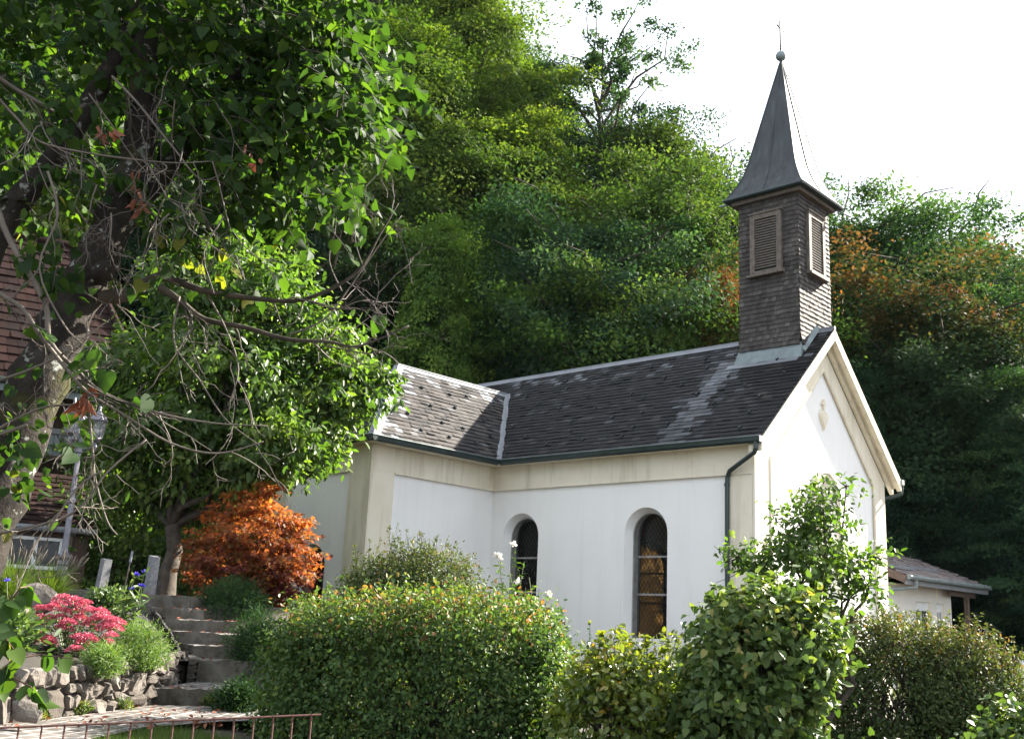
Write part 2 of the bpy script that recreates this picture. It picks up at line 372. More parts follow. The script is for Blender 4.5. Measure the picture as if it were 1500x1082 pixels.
# ================================================================== chapel
RISE, HALF = 3.21, 3.55                # roof rise, half width to the eaves
L, T, W2, H2, HIP = 7.532, 4.222, 2.437, 2.5315, 2.70
KN = RISE/HALF
chapel = thing('chapel', 'small white chapel with slate roof and shingled bell tower in front of the wooded hill', 'chapel', (5, -3.5, 0))
Z = np.array([0, 0, 1.])
def arch_pts(sc, hw, zs, zt, n=18):
    sp = zt-hw; pts = [(sc-hw, zs), (sc-hw, sp)]
    for i in range(1, n): a = math.pi*(1-i/n); pts.append((sc+hw*math.cos(a), sp+hw*math.sin(a)))
    return pts+[(sc+hw, sp), (sc+hw, zs)]
def wall(mb, O, S, Nn, brk, ztop, z0, wins, mat, rev=None):
    """wall with arched openings; brk = break stations, ztop(s) = top edge, wins = (centre, half width, sill, top)"""
    O, S, Nn = [np.asarray(q, float) for q in (O, S, Nn)]
    p = lambda s, z, d=0: O+S*s+Z*z+Nn*d
    st = sorted(set(list(brk)+[q for w in wins for q in (w[0]-w[1], w[0]+w[1])]))
    for a, b in zip(st[:-1], st[1:]):
        mid = (a+b)/2; w = [w for w in wins if abs(mid-w[0]) < w[1]]
        if not w: mb.quad(p(a, z0), p(b, z0), p(b, ztop(b)), p(a, ztop(a)), mat); continue
        sc, hw, zs, zt = w[0]
        if a > sc-hw+1e-6: continue
        mb.quad(p(sc-hw, z0), p(sc+hw, z0), p(sc+hw, zs), p(sc-hw, zs), mat)
        ap = arch_pts(*w[0])[1:-1]
        for (s1, z1), (s2, z2) in zip(ap[:-1], ap[1:]): mb.quad(p(s1, z1), p(s2, z2), p(s2, ztop(s2)), p(s1, ztop(s1)), mat)
    for w in wins:                       # splayed reveal, stone stop, straight inner jamb
        sc, hw, zs, zt = w; hi = hw-.11
        A = arch_pts(sc, hw, zs, zt); B = arch_pts(sc, hi, zs+.03, zt-.11); Q = list(zip(A, B))
        for (a, b), (a2, b2) in zip(Q[:-1], Q[1:]):
            mb.quad(p(*a), p(*a2), p(*b2, -.24), p(*b, -.24), mat)
            mb.quad(p(*b, -.24), p(*b2, -.24), p(*b2, -.46), p(*b, -.46), rev or mat)
        mb.quad(p(sc-hw, zs), p(sc+hw, zs), p(sc+hi, zs+.03, -.24), p(sc-hi, zs+.03, -.24), mat)
        mb.quad(p(sc-hi, zs+.03, -.24), p(sc+hi, zs+.03, -.24), p(sc+hi, zs+.03, -.46), p(sc-hi, zs+.03, -.46), rev or mat)
def window(O, S, Nn, w, bars, parent, lattice=True, glass='glass'):
    O, S, Nn = [np.asarray(q, float) for q in (O, S, Nn)]
    p = lambda s, z, d=0: O+S*s+Z*z+Nn*d
    sc, hw, zs, zt = w; hi = hw-.11
    fr = MB(); B = arch_pts(sc, hi, zs+.03, zt-.11)
    fr.tube([p(*q, -.225) for q in B], .018, 6, M['frame'])
    B2 = arch_pts(sc, hi-.02, zs+.05, zt-.13)
    fr.tube([p(*q, -.43) for q in B2+[B2[0]]], .03, 6, M['iron'])
    for zb in bars: fr.box(0, 0, 0, 0, 0, 0, M['iron']) if False else fr.obox(p(sc, zb, -.40), S, Nn, Z, hi-.02, .02, .022, M['frame'])
    wo = fr.build('window', None, parent)
    gl = MB(); poly = arch_pts(sc, hi-.01, zs+.04, zt-.12)
    gl.add([p(*q, -.44) for q in poly], [tuple(range(len(poly)))], M[glass]); gl.build('glass', None, wo)
    if lattice:
        la = MB(); r = hi-.03; sp = zt-.11-hi
        inside = lambda s, z: abs(s-sc) < r and z > zs+.06 and (z < sp or math.hypot(s-sc, z-sp) < r)
        for sg in (1, -1):
            for k in range(-6, 40):
                pts = [q for q in ((sc-r+i*.02, zs+k*.155+sg*1.45*(i*.02-(0 if sg > 0 else 2*r))) for i in range(int(2*r/.02)+1)) if inside(*q)]
                if len(pts) > 3: la.tube([p(*pts[0], -.425), p(*pts[-1], -.425)], .0065, 3, M['iron'])
        la.build('lead_lattice', None, wo)
    return wo
XG, YW, XT, YT = .33, -.30, 7.98, 3.85
WN = [(3.11, .60, 1.45, 4.39), (6.95, .60, 1.45, 4.39)]
wl = MB()
ztn = lambda s: ZO-.05-KN*.3+.25
# near nave wall, station = x
wall(wl, (0, YW, 0), (1, 0, 0), (0, 1, 0), [XG, XT], lambda s: 5.62, -.9, WN, M['white'], M['frame'])
# far nave wall with its two windows
YF = -2*HALF-YW
WF = [(3.6, .60, 1.45, 4.39), (7.40, .80, 1.45, 4.30)]
wall(wl, (0, YF, 0), (1, 0, 0), (0, -1, 0), [XG, 14], lambda s: 5.62, -.9, WF, M['white'], M['frame'])
# gable front, station runs towards -y from the near corner
GA = -HALF-YW
gtop = lambda s: 5.62+(min(s, YW-YF-s))*KN-.02
wall(wl, (XG, YW, 0), (0, -1, 0), (-1, 0, 0), [0, (YW-YF)/2, YW-YF], gtop, -.9, [(3.26, .50, 2.6, 5.30)], M['white'], M['cream'])
# transept: right flank, end wall, left flank; nave rest and back
wall(wl, (XT, YW, 0), (0, 1, 0), (-1, 0, 0), [0, YT-YW], lambda s: 5.62, -.9, [], M['white'])
XE = L+2*W2-.45
WT = [(L+W2, .55, 1.05, 3.32)]
wall(wl, (0, YT, 0), (1, 0, 0), (0, 1, 0), [XT, XE], lambda s: 5.62, -.9, WT, M['white'], M['frame'])
wall(wl, (XE, YW, 0), (0, 1, 0), (1, 0, 0), [0, YT-YW], lambda s: 5.62, -.9, [], M['white'])
wall(wl, (0, YW, 0), (1, 0, 0), (0, 1, 0), [XE, 14], lambda s: 5.62, -.9, [], M['white'])
wall(wl, (14, YW, 0), (0, -1, 0), (1, 0, 0), [0, (YW-YF)/2, YW-YF], gtop, -.9, [], M['white'])
wl.build('wall', None, chapel)
# inner ceiling keeps daylight out of the room
ce = MB(); ce.quad((XG+.02, YW-.02, 5.3), (13.9, YW-.02, 5.3), (13.9, YF+.02, 5.3), (XG+.02, YF+.02, 5.3), M['plain_in'])
ce.quad((XG+.02, YW-.02, .3), (13.9, YW-.02, .3), (13.9, YF+.02, .3), (XG+.02, YF+.02, .3), M['plain_in'])
ce.quad((9.6, YW-.1, .3), (9.6, YF+.02, .3), (9.6, YF+.02, 5.3), (9.6, YW-.1, 5.3), M['dark'])  # added dark sheet across the nave stands for its unlit depth
ce.build('interior_ceiling', None, chapel)
for w in WN:
    window((0, YW, 0), (1, 0, 0), (0, 1, 0), w, (3.30, 2.45), chapel)
for w in WF: window((0, YF, 0), (1, 0, 0), (0, -1, 0), w, (3.30, 2.45), chapel, False, 'amber')
window((0, YT, 0), (1, 0, 0), (0, 1, 0), WT[0], (2.5, 1.8), chapel)
window((XG, YW, 0), (0, -1, 0), (-1, 0, 0), (3.26, .50, 2.6, 5.30), (4.6, 3.6), chapel)
# cream cornice band and corner strips
cb = MB(); cr = M['cream']; zb = 5.02
cb.box(XG+.005, XT-.001, YW-.02, YW+.055, zb, 5.60, cr)                 # nave band
cb.box(XG+.005, XT+.05, YW-.02, YW+.075, zb-.035, zb-.001, cr)
cb.box(XG+.006, .97, YW-.02, YW+.052, -.9, zb-.036, cr)                 # corner strip by the downpipe
cb.box(XT-.055, XT+.02, YW+.056, YT+.05, zb, 5.60, cr)                  # transept flank
cb.box(XT-.075, XT+.02, YW+.076, 3.16, zb-.035, zb-.001, cr)
cb.box(XT-.053, XT+.02, 3.16, YT+.048, -.9, zb-.001, cr)
cb.box(XT+.021, XE, YT-.02, YT+.055, zb, 5.60, cr)                      # transept end
cb.box(8.72, XE-.7, YT-.02, YT+.075, zb-.035, zb-.001, cr)
cb.box(XT+.021, 8.70, YT-.02, YT+.053, -.9, zb-.001, cr)
cb.box(XE-.7, XE, YT-.02, YT+.053, -.9, zb-.001, cr)
cb.build('cornice_band', None, chapel)
# gable frame
gf = MB(); w_ = YW-YF; d = .06
G = lambda s, z, dd=0: np.array([XG-dd, YW-s, z])
ou = [(-.05, -.9), (-.05, 5.60), (w_/2, gtop(w_/2)-.01), (w_+.0, 5.60), (w_+.0, -.9)]
inn = [(.62, -.9), (.62, 5.42), (w_/2, 7.93), (w_-.62, 5.45), (w_-.62, -.9)]
for i in range(4):
    a, b, c_, e = ou[i], ou[i+1], inn[i+1], inn[i]
    gf.quad(G(*a, d), G(*b, d), G(*c_, d), G(*e, d), cr); gf.quad(G(*e, d), G(*c_, d), G(*c_), G(*e), cr)
for i in (0, 3): gf.quad(G(*ou[i]), G(*ou[i+1]), G(*ou[i+1], d), G(*ou[i], d), cr)
for i in range(4):                      # bead round the panel
    a, b = inn[i], inn[i+1]; gf.tube([G(*a, .05), G(*b, .05)], .035, 6, cr)
gf.build('gable_frame', None, chapel)
am = MB()
for r, dd, th in ((.66, .03, .055), (.565, .02, .045)):
    sp = 5.30-.50
    am.tube([G(3.26+r*math.cos(a), sp+r*math.sin(a), dd) for a in np.linspace(math.pi, 0, 22)], th, 8, cr)
    for sg in (-1, 1): am.tube([G(3.26+sg*r, sp, dd), G(3.26+sg*r, 2.6, dd)], th, 8, cr)
am.build('window_moulding', None, chapel)
# stucco heart with small cross
he = MB(); hp = []
for i in range(40):
    t = 2*math.pi*i/40; hp.append((16*math.sin(t)**3/34*.44, (13*math.cos(t)-5*math.cos(2*t)-2*math.cos(3*t)-math.cos(4*t))/34*.62))
s0, z0 = 3.26, 6.74
n = len(hp)
he.add([G(s0+a, z0+b, .005) for a, b in hp]+[G(s0+a*.75, z0+b*.75, .07) for a, b in hp]+[G(s0, z0, .085)],
       [(i, (i+1) % n, n+(i+1) % n, n+i) for i in range(n)]+[(n+i, n+(i+1) % n, 2*n) for i in range(n)], cr)
he.obox(G(s0, z0+.34, .03), (0, 1, 0), (1, 0, 0), Z, .03, .03, .13, cr); he.obox(G(s0, z0+.36, .03), (0, 1, 0), (1, 0, 0), Z, .09, .028, .028, cr)
he.build('heart_relief', None, chapel)
# verge boards
for sg in (1, -1):
    vb = MB(); ye = -HALF+sg*(HALF+.01)
    zr = lambda y: ZO+KN*(HALF-abs(y+HALF))
    for x0, x1, a, b in ((-.05, .07, .03, .30), (.071, XG-.061, .05, .22), (.17, XG-.062, .221, .37)):
        q = lambda x, y, o_: (x, y, zr(y)-o_)
        ym = -HALF; lo = [q(x0, ye, b), q(x1, ye, b), q(x1, ym, b), q(x0, ym, b)]; hi = [q(x0, ye, a), q(x1, ye, a), q(x1, ym, a), q(x0, ym, a)]
        vb.hexa(lo, hi, cr)
    vb.build('verge_board', None, chapel)
# ------------------------------------------------------------------ slates
rng = np.random.default_rng(11)
def slates(mb, O, S, Up, Nn, length, lo, hi, wash, ch=.165, sw=.24, mat=None, th=.016, base=.5):
    """courses of single slates; lo/hi(t) = station limits at slope fraction t"""
    O, S, Up, Nn = [np.asarray(q, float) for q in (O, S, Up, Nn)]
    rows = int(round(length/ch)); ch = length/rows
    for r in range(rows):
        t0, t1 = r/rows, (r+1)/rows
        s = min(lo(t0), lo(t1))-sw*((r % 2)*.5+rng.random()*.1)
        end = max(hi(t0), hi(t1)); rowv = rng.normal()*.08
        while s < end:
            e = s+sw*rng.uniform(.9, 1.1)
            a0, b0 = max(s, lo(t0)), min(e-.004, hi(t0)); a1, b1 = max(s, lo(t1)), min(e-.004, hi(t1))
            if b0-a0 > .01 or b1-a1 > .01:
                b0 = max(b0, a0+.002); b1 = max(b1, a1+.002)
                l0 = th*rng.uniform(.7, 1.6)+(.012 if rng.random() < .05 else 0); dn = rng.normal()*.007
                v = float(np.clip(base+rowv+rng.normal()*.22, 0, 1)); w = wash((s+e)/2, (t0+t1)/2)
                P = lambda st, t, n_, off=0: O+S*st+Up*(t*length+off)+Nn*n_
                mb.add([P(a0, t0, l0, -.012+dn), P(b0, t0, l0*rng.uniform(.8, 1.2), -.012+dn), P(b1, t1, .003), P(a1, t1, .003), P(a0, t0, -.004, -.012+dn), P(b0, t0, -.004, -.012+dn)],
                       [(0, 1, 2, 3), (4, 5, 1, 0)], mat, v, w)
            s = e
sl = math.hypot(RISE, HALF); upN = np.array([0, -HALF, RISE])/sl; nN = np.array([0, RISE, HALF])/sl
tv = H2/RISE; LEN = 14.3
def nave_hi(t): return L+W2*min(1, t/tv) if t < tv else LEN
def nave_wash(s, t):
    w = 0
    if .72 < t and rng.random() < (t-.72)*1.2: w = rng.uniform(.12, .6)
    if 2.10 < s < 2.62 and t < .80: w = max(w, rng.uniform(.35, .75)*np.clip(.35+t*1.2, 0, 1))
    elif 1.85 < s < 2.95 and t < .95 and rng.random() < .45: w = max(w, rng.uniform(.1, .45))
    if .42 < s < 2.2 and .72 < t < .80: w = max(w, rng.uniform(.3, .7))
    if rng.random() < .03: w = max(w, rng.uniform(.05, .25))
    return float(w)
ro = MB()
slates(ro, (0, 0, ZO), (1, 0, 0), upN, nN, sl, lambda t: -.04, nave_hi, nave_wash, mat=M['slate'], base=.38)
s2 = math.hypot(H2, W2); upT = np.array([W2, 0, H2])/s2; nT = np.array([-H2, 0, W2])/s2
def tr_wash(s, t):
    e = T-HIP*t-s; w = 0
    if e < .75 and rng.random() < .95-e*.95: w = rng.uniform(.35, .95)
    if t > .80 and rng.random() < (t-.76)*3.6: w = max(w, rng.uniform(.3, .95))
    if rng.random() < .05: w = max(w, rng.uniform(.1, .4))
    return float(w)
VAL = HALF*H2/RISE
slates(ro, (L, 0, ZO), (0, 1, 0), upT, nT, s2, lambda t: -VAL*t, lambda t: T-HIP*t, tr_wash, mat=M['slate'], base=.76, th=.019)  # higher base paints this sunlit slope lighter than the shaded nave
s3 = math.hypot(H2, HIP); upE = np.array([0, -HIP, H2])/s3; nE = np.array([0, H2, HIP])/s3
slates(ro, (L, T, ZO), (1, 0, 0), upE, nE, s3, lambda t: W2*t, lambda t: 2*W2-W2*t, lambda s, t: float(rng.uniform(.2, .7) if (s-W2*t < .5 and rng.random() < .6) else 0), mat=M['slate'], base=.45)
# boarding under the slates and the far slopes
sk = M['slate']; zc = lambda z: z-.03
ro.quad((-.03, 0, zc(ZO)), (LEN, 0, zc(ZO)), (LEN, -HALF, zc(ZO+RISE)), (-.03, -HALF, zc(ZO+RISE)), sk)
ro.quad((-.03, -2*HALF, ZO), (LEN, -2*HALF, ZO), (LEN, -HALF, ZO+RISE), (-.03, -HALF, ZO+RISE), sk)
RT = (L+W2, -VAL, ZO+H2); RE = (L+W2, T-HIP, ZO+H2); dz = np.array([0, 0, -.03])
ro.add([np.array((L, 0, ZO))+dz, np.array((L, T, ZO))+dz, np.array(RE)+dz, np.array(RT)+dz], [(0, 1, 2, 3)], sk)
ro.add([np.array((L, T, ZO))+dz, np.array((L+2*W2, T, ZO))+dz, np.array(RE)+dz], [(0, 1, 2)], sk)
ro.add([(L+2*W2, T, ZO), (L+2*W2, 0, ZO), RT, RE], [(0, 1, 2, 3)], sk)
ro.box(-.02, LEN, -.34, -.01, 5.60, 5.64, M['cream'])        # eaves boarding
ro.box(XT-.45, XE+.4, YW+.1, T-.01, 5.605, 5.645, M['cream'])
roof_o = ro.build('roof', None, chapel)
rc = MB()
for a, b, r in (((-.05, -HALF, ZO+RISE+.01), (LEN, -HALF, ZO+RISE+.01), .05),):
    rc.tube([np.array(a)+(np.array(b)-np.array(a))*t for t in np.linspace(0, 1, 14)], r, 6, M['zinc'])
    for sg in (1, -1):
        rc.add([(a[0], -HALF, a[2]+.03), (b[0], -HALF, b[2]+.03), (b[0], -HALF+sg*.17, b[2]-.125), (a[0], -HALF+sg*.17, a[2]-.125)], [(0, 1, 2, 3)], M['zinc'])
rc.build('ridge_cap', None, chapel)
def flash(name, a, b, sides, wdt, mat, lift=.03, ragged=0):
    f = MB(); a, b = np.asarray(a, float), np.asarray(b, float); n = 24
    for sd in sides:
        sd = nrm(sd); pts = []
        for i in range(n+1):
            p = a+(b-a)*i/n+Z*lift; w = wdt*(1+ragged*rng.uniform(-1, 1)); pts.append((p, p+sd*w-Z*.0))
        for (p, q), (p2, q2) in zip(pts[:-1], pts[1:]): f.quad(p, p2, q2, q, mat)
    if not ragged: f.tube([a+Z*lift, b+Z*lift], .028, 6, mat)
    return f.build(name, None, chapel)
flash('ridge_cap', RE, RT, [np.cross(nT, (0, 1, 0))*1 if False else -upT, np.array([1, 0, -1.04])], .17, M['zinc'])
flash('hip_cap', np.array((L, T, ZO)), np.array(RE), [(-0.02, -1, 0), (1, .0, 0)], .20, M['zinc'], .035)
flash('valley_flashing', np.array((L, 0, ZO)), np.array(RT), [(0, 1, 0), (-1, 0, 0)], .10, M['zinc'], .045, .25)
# snow guards
sgm = MB(); sgm.obox((0, 0, .03), (1, 0, 0), (0, 1, 0), Z, .012, .05, .03, M['iron']); sgm.obox((0, .04, .045), (1, 0, 0), (0, 1, 0), Z, .022, .005, .032, M['lead'])
guard = None
def put_guard(p, ang):
    global guard
    if guard is None: o = guard = sgm.build('snow_guard', None, chapel)
    else: o = guard.copy(); C.objects.link(o)
    o.location = Vector([float(q) for q in p])-chapel.location; o.rotation_euler = (rad(-38), 0, ang)
k = 0
for t in np.arange(.1, .9, .125):
    for s in np.arange(.5+(k % 2)*.75, 12.2, 1.5):
        if s < nave_hi(t)-.4 and not (.3 < s < 2.3 and t > .75): put_guard(np.array((s+rng.normal()*.2, 0, ZO))+upN*sl*(t+rng.normal()*.02), 0)
    k += 1
for t in np.arange(.15, .9, .2):
    for s in np.arange(-VAL*t+.4+(k % 2)*.5, T-HIP*t-.4, 1.0): put_guard(np.array((L, s+rng.normal()*.15, ZO))+upT*s2*(t+rng.normal()*.03), rad(90))
    k += 1
# gutters and pipes
def gutter(a, b, out):
    q = MB(); a, b = np.asarray(a, float), np.asarray(b, float); out = nrm(out); prof = [(-.02, .03), (.0, -.05), (.04, -.10), (.09, -.11), (.13, -.06), (.14, .02), (.155, .03), (.15, .0)]
    for (o1, z1), (o2, z2) in zip(prof[:-1], prof[1:]): q.quad(a+out*o1+Z*z1, b+out*o1+Z*z1, b+out*o2+Z*z2, a+out*o2+Z*z2, M['gutter'])
    q.tube([a+out*.15+Z*.032, b+out*.15+Z*.032], .012, 5, M['lead'])
    n = int(np.linalg.norm(b-a)/.9)
    q.add([a+out*o1+Z*z1 for o1, z1 in prof[:6]], [tuple(range(6))], M['gutter']); q.add([b+out*o1+Z*z1 for o1, z1 in prof[:6]], [tuple(range(6))], M['gutter'])
    return q.build('gutter', None, chapel)
gz_ = ZO-.035
gutter((-.06, 0, gz_), (L-.14, 0, gz_), (0, 1, 0))
gutter((L, .14, gz_), (L, T+.15, gz_), (-1, 0, 0))
gutter((L-.15, T, gz_+.001), (L+2*W2, T, gz_+.001), (0, 1, 0))
gutter((-.06, -2*HALF, gz_), (6, -2*HALF, gz_), (0, -1, 0))
dp = MB(); r = .05
dp.tube([(.06, .07, ZO-.12), (.06, .07, ZO-.26), (.10, .05, ZO-.34), (.50, -.05, ZO-.52), (.82, -.15, ZO-.66), (.90, -.19, ZO-.78), (.915, -.20, ZO-.95), (.92, -.20, 2.2), (.92, -.20, -.3)], r, 10, M['gutter'])
for zz in (ZO-.95, 3.4, 1.8): dp.lathe([(.062, -.03), (.062, .03)], (.92, -.20, zz), 10, M['gutter'])
dp.build('downpipe', None, chapel)
dp = MB(); dp.tube([(-.02, -7.17, ZO-.12), (-.02, -7.19, ZO-.24), (.0, -7.15, ZO-.36), (.12, -7.05, ZO-.44), (.5, -6.9, ZO-.52), (.6, -6.92, ZO-.9), (.6, -6.92, 0)], r, 10, M['gutter'])
dp.build('downpipe', None, chapel)
for y0 in (-.02, -7.255):
    en = MB(); en.box(-.075, -.062, y0, y0+.175, gz_-.10, gz_+.035, M['zinc']); en.build('gutter_end', None, chapel)

# ------------------------------------------------------------------ bell tower
X0, X1, Y0, Y1 = .45, 2.07, -4.36, -2.74
TZ0, TZ1 = 8.43, 12.40
tw = MB(); XC, YC = (X0+X1)/2, (Y0+Y1)/2
tw.box(X0, X1, Y0, Y1, TZ0-.6, TZ1, M['shingle'], .1)
def shingles(O, S, Nn):
    O, S, Nn = [np.asarray(q, float) for q in (O, S, Nn)]; H = TZ1-TZ0; ch = .118; rows = int(H/ch); sw = .105
    for r in range(rows):
        z = TZ0+r*ch; s = -sw*rng.random(); rv = rng.normal()*.06
        fl = .05*max(0, 1-r/5)**2             # slight kick at the foot
        while s < 1.62:
            e = s+sw*rng.uniform(.75, 1.3); a, b = max(s, -.01), min(e-.006, 1.63)
            if b-a > .02:
                dn = rng.normal()*.006; l = .022*rng.uniform(.7, 1.4)+fl
                v = float(np.clip(.5+rv+rng.normal()*.2, 0, 1))
                P = lambda st, zz, n_: O+S*st+Z*(zz-O[2])+Nn*n_
                tw.add([P(a, z+dn, l), P(b, z+dn, l), P(b, z+ch, .004+fl*.7), P(a, z+ch, .004+fl*.7), P(a, z+dn, .001), P(b, z+dn, .001)], [(0, 1, 2, 3), (4, 5, 1, 0)], M['shingle'], v)
            s = e
shingles((X0, Y1, TZ0), (1, 0, 0), (0, 1, 0)); shingles((X0, Y0, TZ0), (0, 1, 0), (-1, 0, 0))
shingles((X1, Y0, TZ0), (0, 1, 0), (1, 0, 0)); shingles((X0, Y0, TZ0), (1, 0, 0), (0, -1, 0))
tower = tw.build('bell_tower', None, chapel)
ap = MB(); zroof = lambda y: ZO+KN*(HALF-abs(y+HALF))
yb = Y1+.16
ap.hexa([(X0-.06, Y1-.3, 8.0), (X1+.06, Y1-.3, 8.0), (X1+.10, yb, zroof(yb)+.02), (X0-.10, yb, zroof(yb)+.02)], [(X0-.03, Y1-.3, TZ0+.06), (X1+.03, Y1-.3, TZ0+.06), (X1+.03, Y1+.012, TZ0+.05), (X0-.03, Y1+.012, TZ0+.05)], M['lead'])
ap.hexa([(X0-.05, yb-.02, zroof(yb)+.03), (X1+.25, yb-.02, zroof(yb)+.03), (X1+.25, yb+.14, zroof(yb+.14)+.03), (X0-.05, yb+.14, zroof(yb+.14)+.03)],
        [(X0-.05, yb-.02, zroof(yb)+.045), (X1+.25, yb-.02, zroof(yb)+.045), (X1+.25, yb+.14, zroof(yb+.14)+.045), (X0-.05, yb+.14, zroof(yb+.14)+.045)], M['zinc'])
for sg in (1, -1):        # soaker along the front face of the tower
    y_e = YC+sg*.81
    ap.add([(X0-.012, y_e, zroof(y_e)-.02), (X0-.012, -HALF, ZO+RISE+.02), (X0-.012, -HALF, ZO+RISE+.16), (X0-.012, y_e, zroof(y_e)+.16),
            (X0-.13, y_e, zroof(y_e)+.03), (X0-.13, -HALF, ZO+RISE+.05)], [(0, 1, 2, 3), (0, 4, 5, 1), (4, 5, 2, 3)], M['lead'])
ap.build('apron_flashing', None, tower)
def louvre(O, S, Nn, w, h, name='louvre_window'):
    O, S, Nn = [np.asarray(q, float) for q in (O, S, Nn)]; q = MB(); gw = M['greywood']; t = .13
    B = lambda s, z, d, hs, hz, hd, m_=gw: q.obox(O+S*s+Z*z+Nn*d, S, Nn, Z, hs, hd, hz, m_)
    B(t/2, h/2, .04, t/2, h/2, .045); B(w-t/2, h/2, .04, t/2, h/2, .045)
    B(w/2, h-t*.5, .04, w/2-t-.001, t*.5, .042); B(w/2, t*.4, .04, w/2-t-.001, t*.4, .042)
    B(w/2, -.02, .07, w/2+.06, .03, .09); B(w/2, h+.02, .05, w/2+.03, .02, .065)
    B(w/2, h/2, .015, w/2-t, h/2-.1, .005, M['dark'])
    wo = q.build(name, None, tower); ls = MB(); n = 19
    for i in range(n):
        z = t+.03+(h-2*t-.04)*(i+.5)/n
        up = nrm(Z*.75-Nn*.65); ls.obox(O+S*w/2+Z*z+Nn*.045, S, np.cross(S, up), up, w/2-t-.003, .006, .036, M['louvre'])
    ls.build('slats', None, wo)
louvre((.86, Y1+.02, 10.33), (1, 0, 0), (0, 1, 0), .86, 1.60)
louvre((X0-.02, -3.98, 10.33), (0, 1, 0), (-1, 0, 0), .86, 1.60)
# eaves and spire
ev = MB(); e = 1.05
ev.box(XC-e, XC+e, YC-e, YC+e, TZ1-.0, TZ1+.05, M['gutter'])
ev.box(XC-.95, XC+.95, YC-.95, YC+.95, TZ1-.10, TZ1-.001, M['greywood'])
for sx, sy, dx, dy in ((1, 0, 0, 1), (-1, 0, 0, 1), (0, 1, 1, 0), (0, -1, 1, 0)):
    c = np.array((XC+sx*(e+.03), YC+sy*(e+.03), TZ1+.03)); dd = np.array((dx, dy, 0))*(e+.06)
    ev.tube([c-dd, c+dd], .05, 6, M['gutter'])
ev.build('spire_gutter', None, tower)
prof = [(1.07, TZ1+.06), (.985, TZ1+.20), (.88, TZ1+.40), (.78, TZ1+.62), (.70, TZ1+.86), (.645, TZ1+1.08), (.03, 16.46)]
sp = MB(); cs = ((1, 1), (-1, 1), (-1, -1), (1, -1))
rings = [[(XC+a*h, YC+b*h, z) for a, b in cs] for h, z in prof]
for r1, r2 in zip(rings[:-1], rings[1:]):
    for k in range(4): sp.quad(r1[k], r1[(k+1) % 4], r2[(k+1) % 4], r2[k], M['spire'])
for k in range(4):
    sp.tube([rg[k] for rg in rings], .018, 5, M['spire'])
    for f in (.36, .68) if False else (.5,):
        sp.tube([np.array(rg[k])*(1-f)+np.array(rg[(k+1) % 4])*f for rg in rings], .024, 5, M['spire'])
sp.lathe([(.06, 16.30), (.055, 16.42), (.035, 16.56)], (XC, YC, 0), 10, M['spire'])
sp.build('spire', None, tower)
ba = MB(); ba.lathe([(.03, -.15)]+[(.14*math.cos(a), .14*math.sin(a)) for a in np.linspace(-1.4, 1.4, 12)]+[(.02, .16)], (XC, YC, 16.68), 20, M['lead'])
ba.build('spire_ball', None, tower, smooth=True)
cx = MB(); cx.tube([(XC, YC, 16.8), (XC, YC, 17.72)], .03, 6, M['iron']); cx.tube([(XC-.02, YC+.19, 17.50), (XC+.02, YC-.19, 17.50)], .028, 6, M['iron'])
cx.build('spire_cross', None, tower)
for pts, r in (([(XC+e-.05, YC+e-.2, TZ1+.02), (XC+e+.25, YC+e-.1, TZ1-.02)], .03), ([(XC-e+.1, YC-e+.03, TZ1), (XC-e-.02, YC-e-.12, TZ1-.07), (XC-e-.1, YC-e-.38, TZ1-.10)], .028)):
    so_ = MB(); so_.tube(pts, r, 6, M['lead']); so_.build('rain_spout', None, tower)
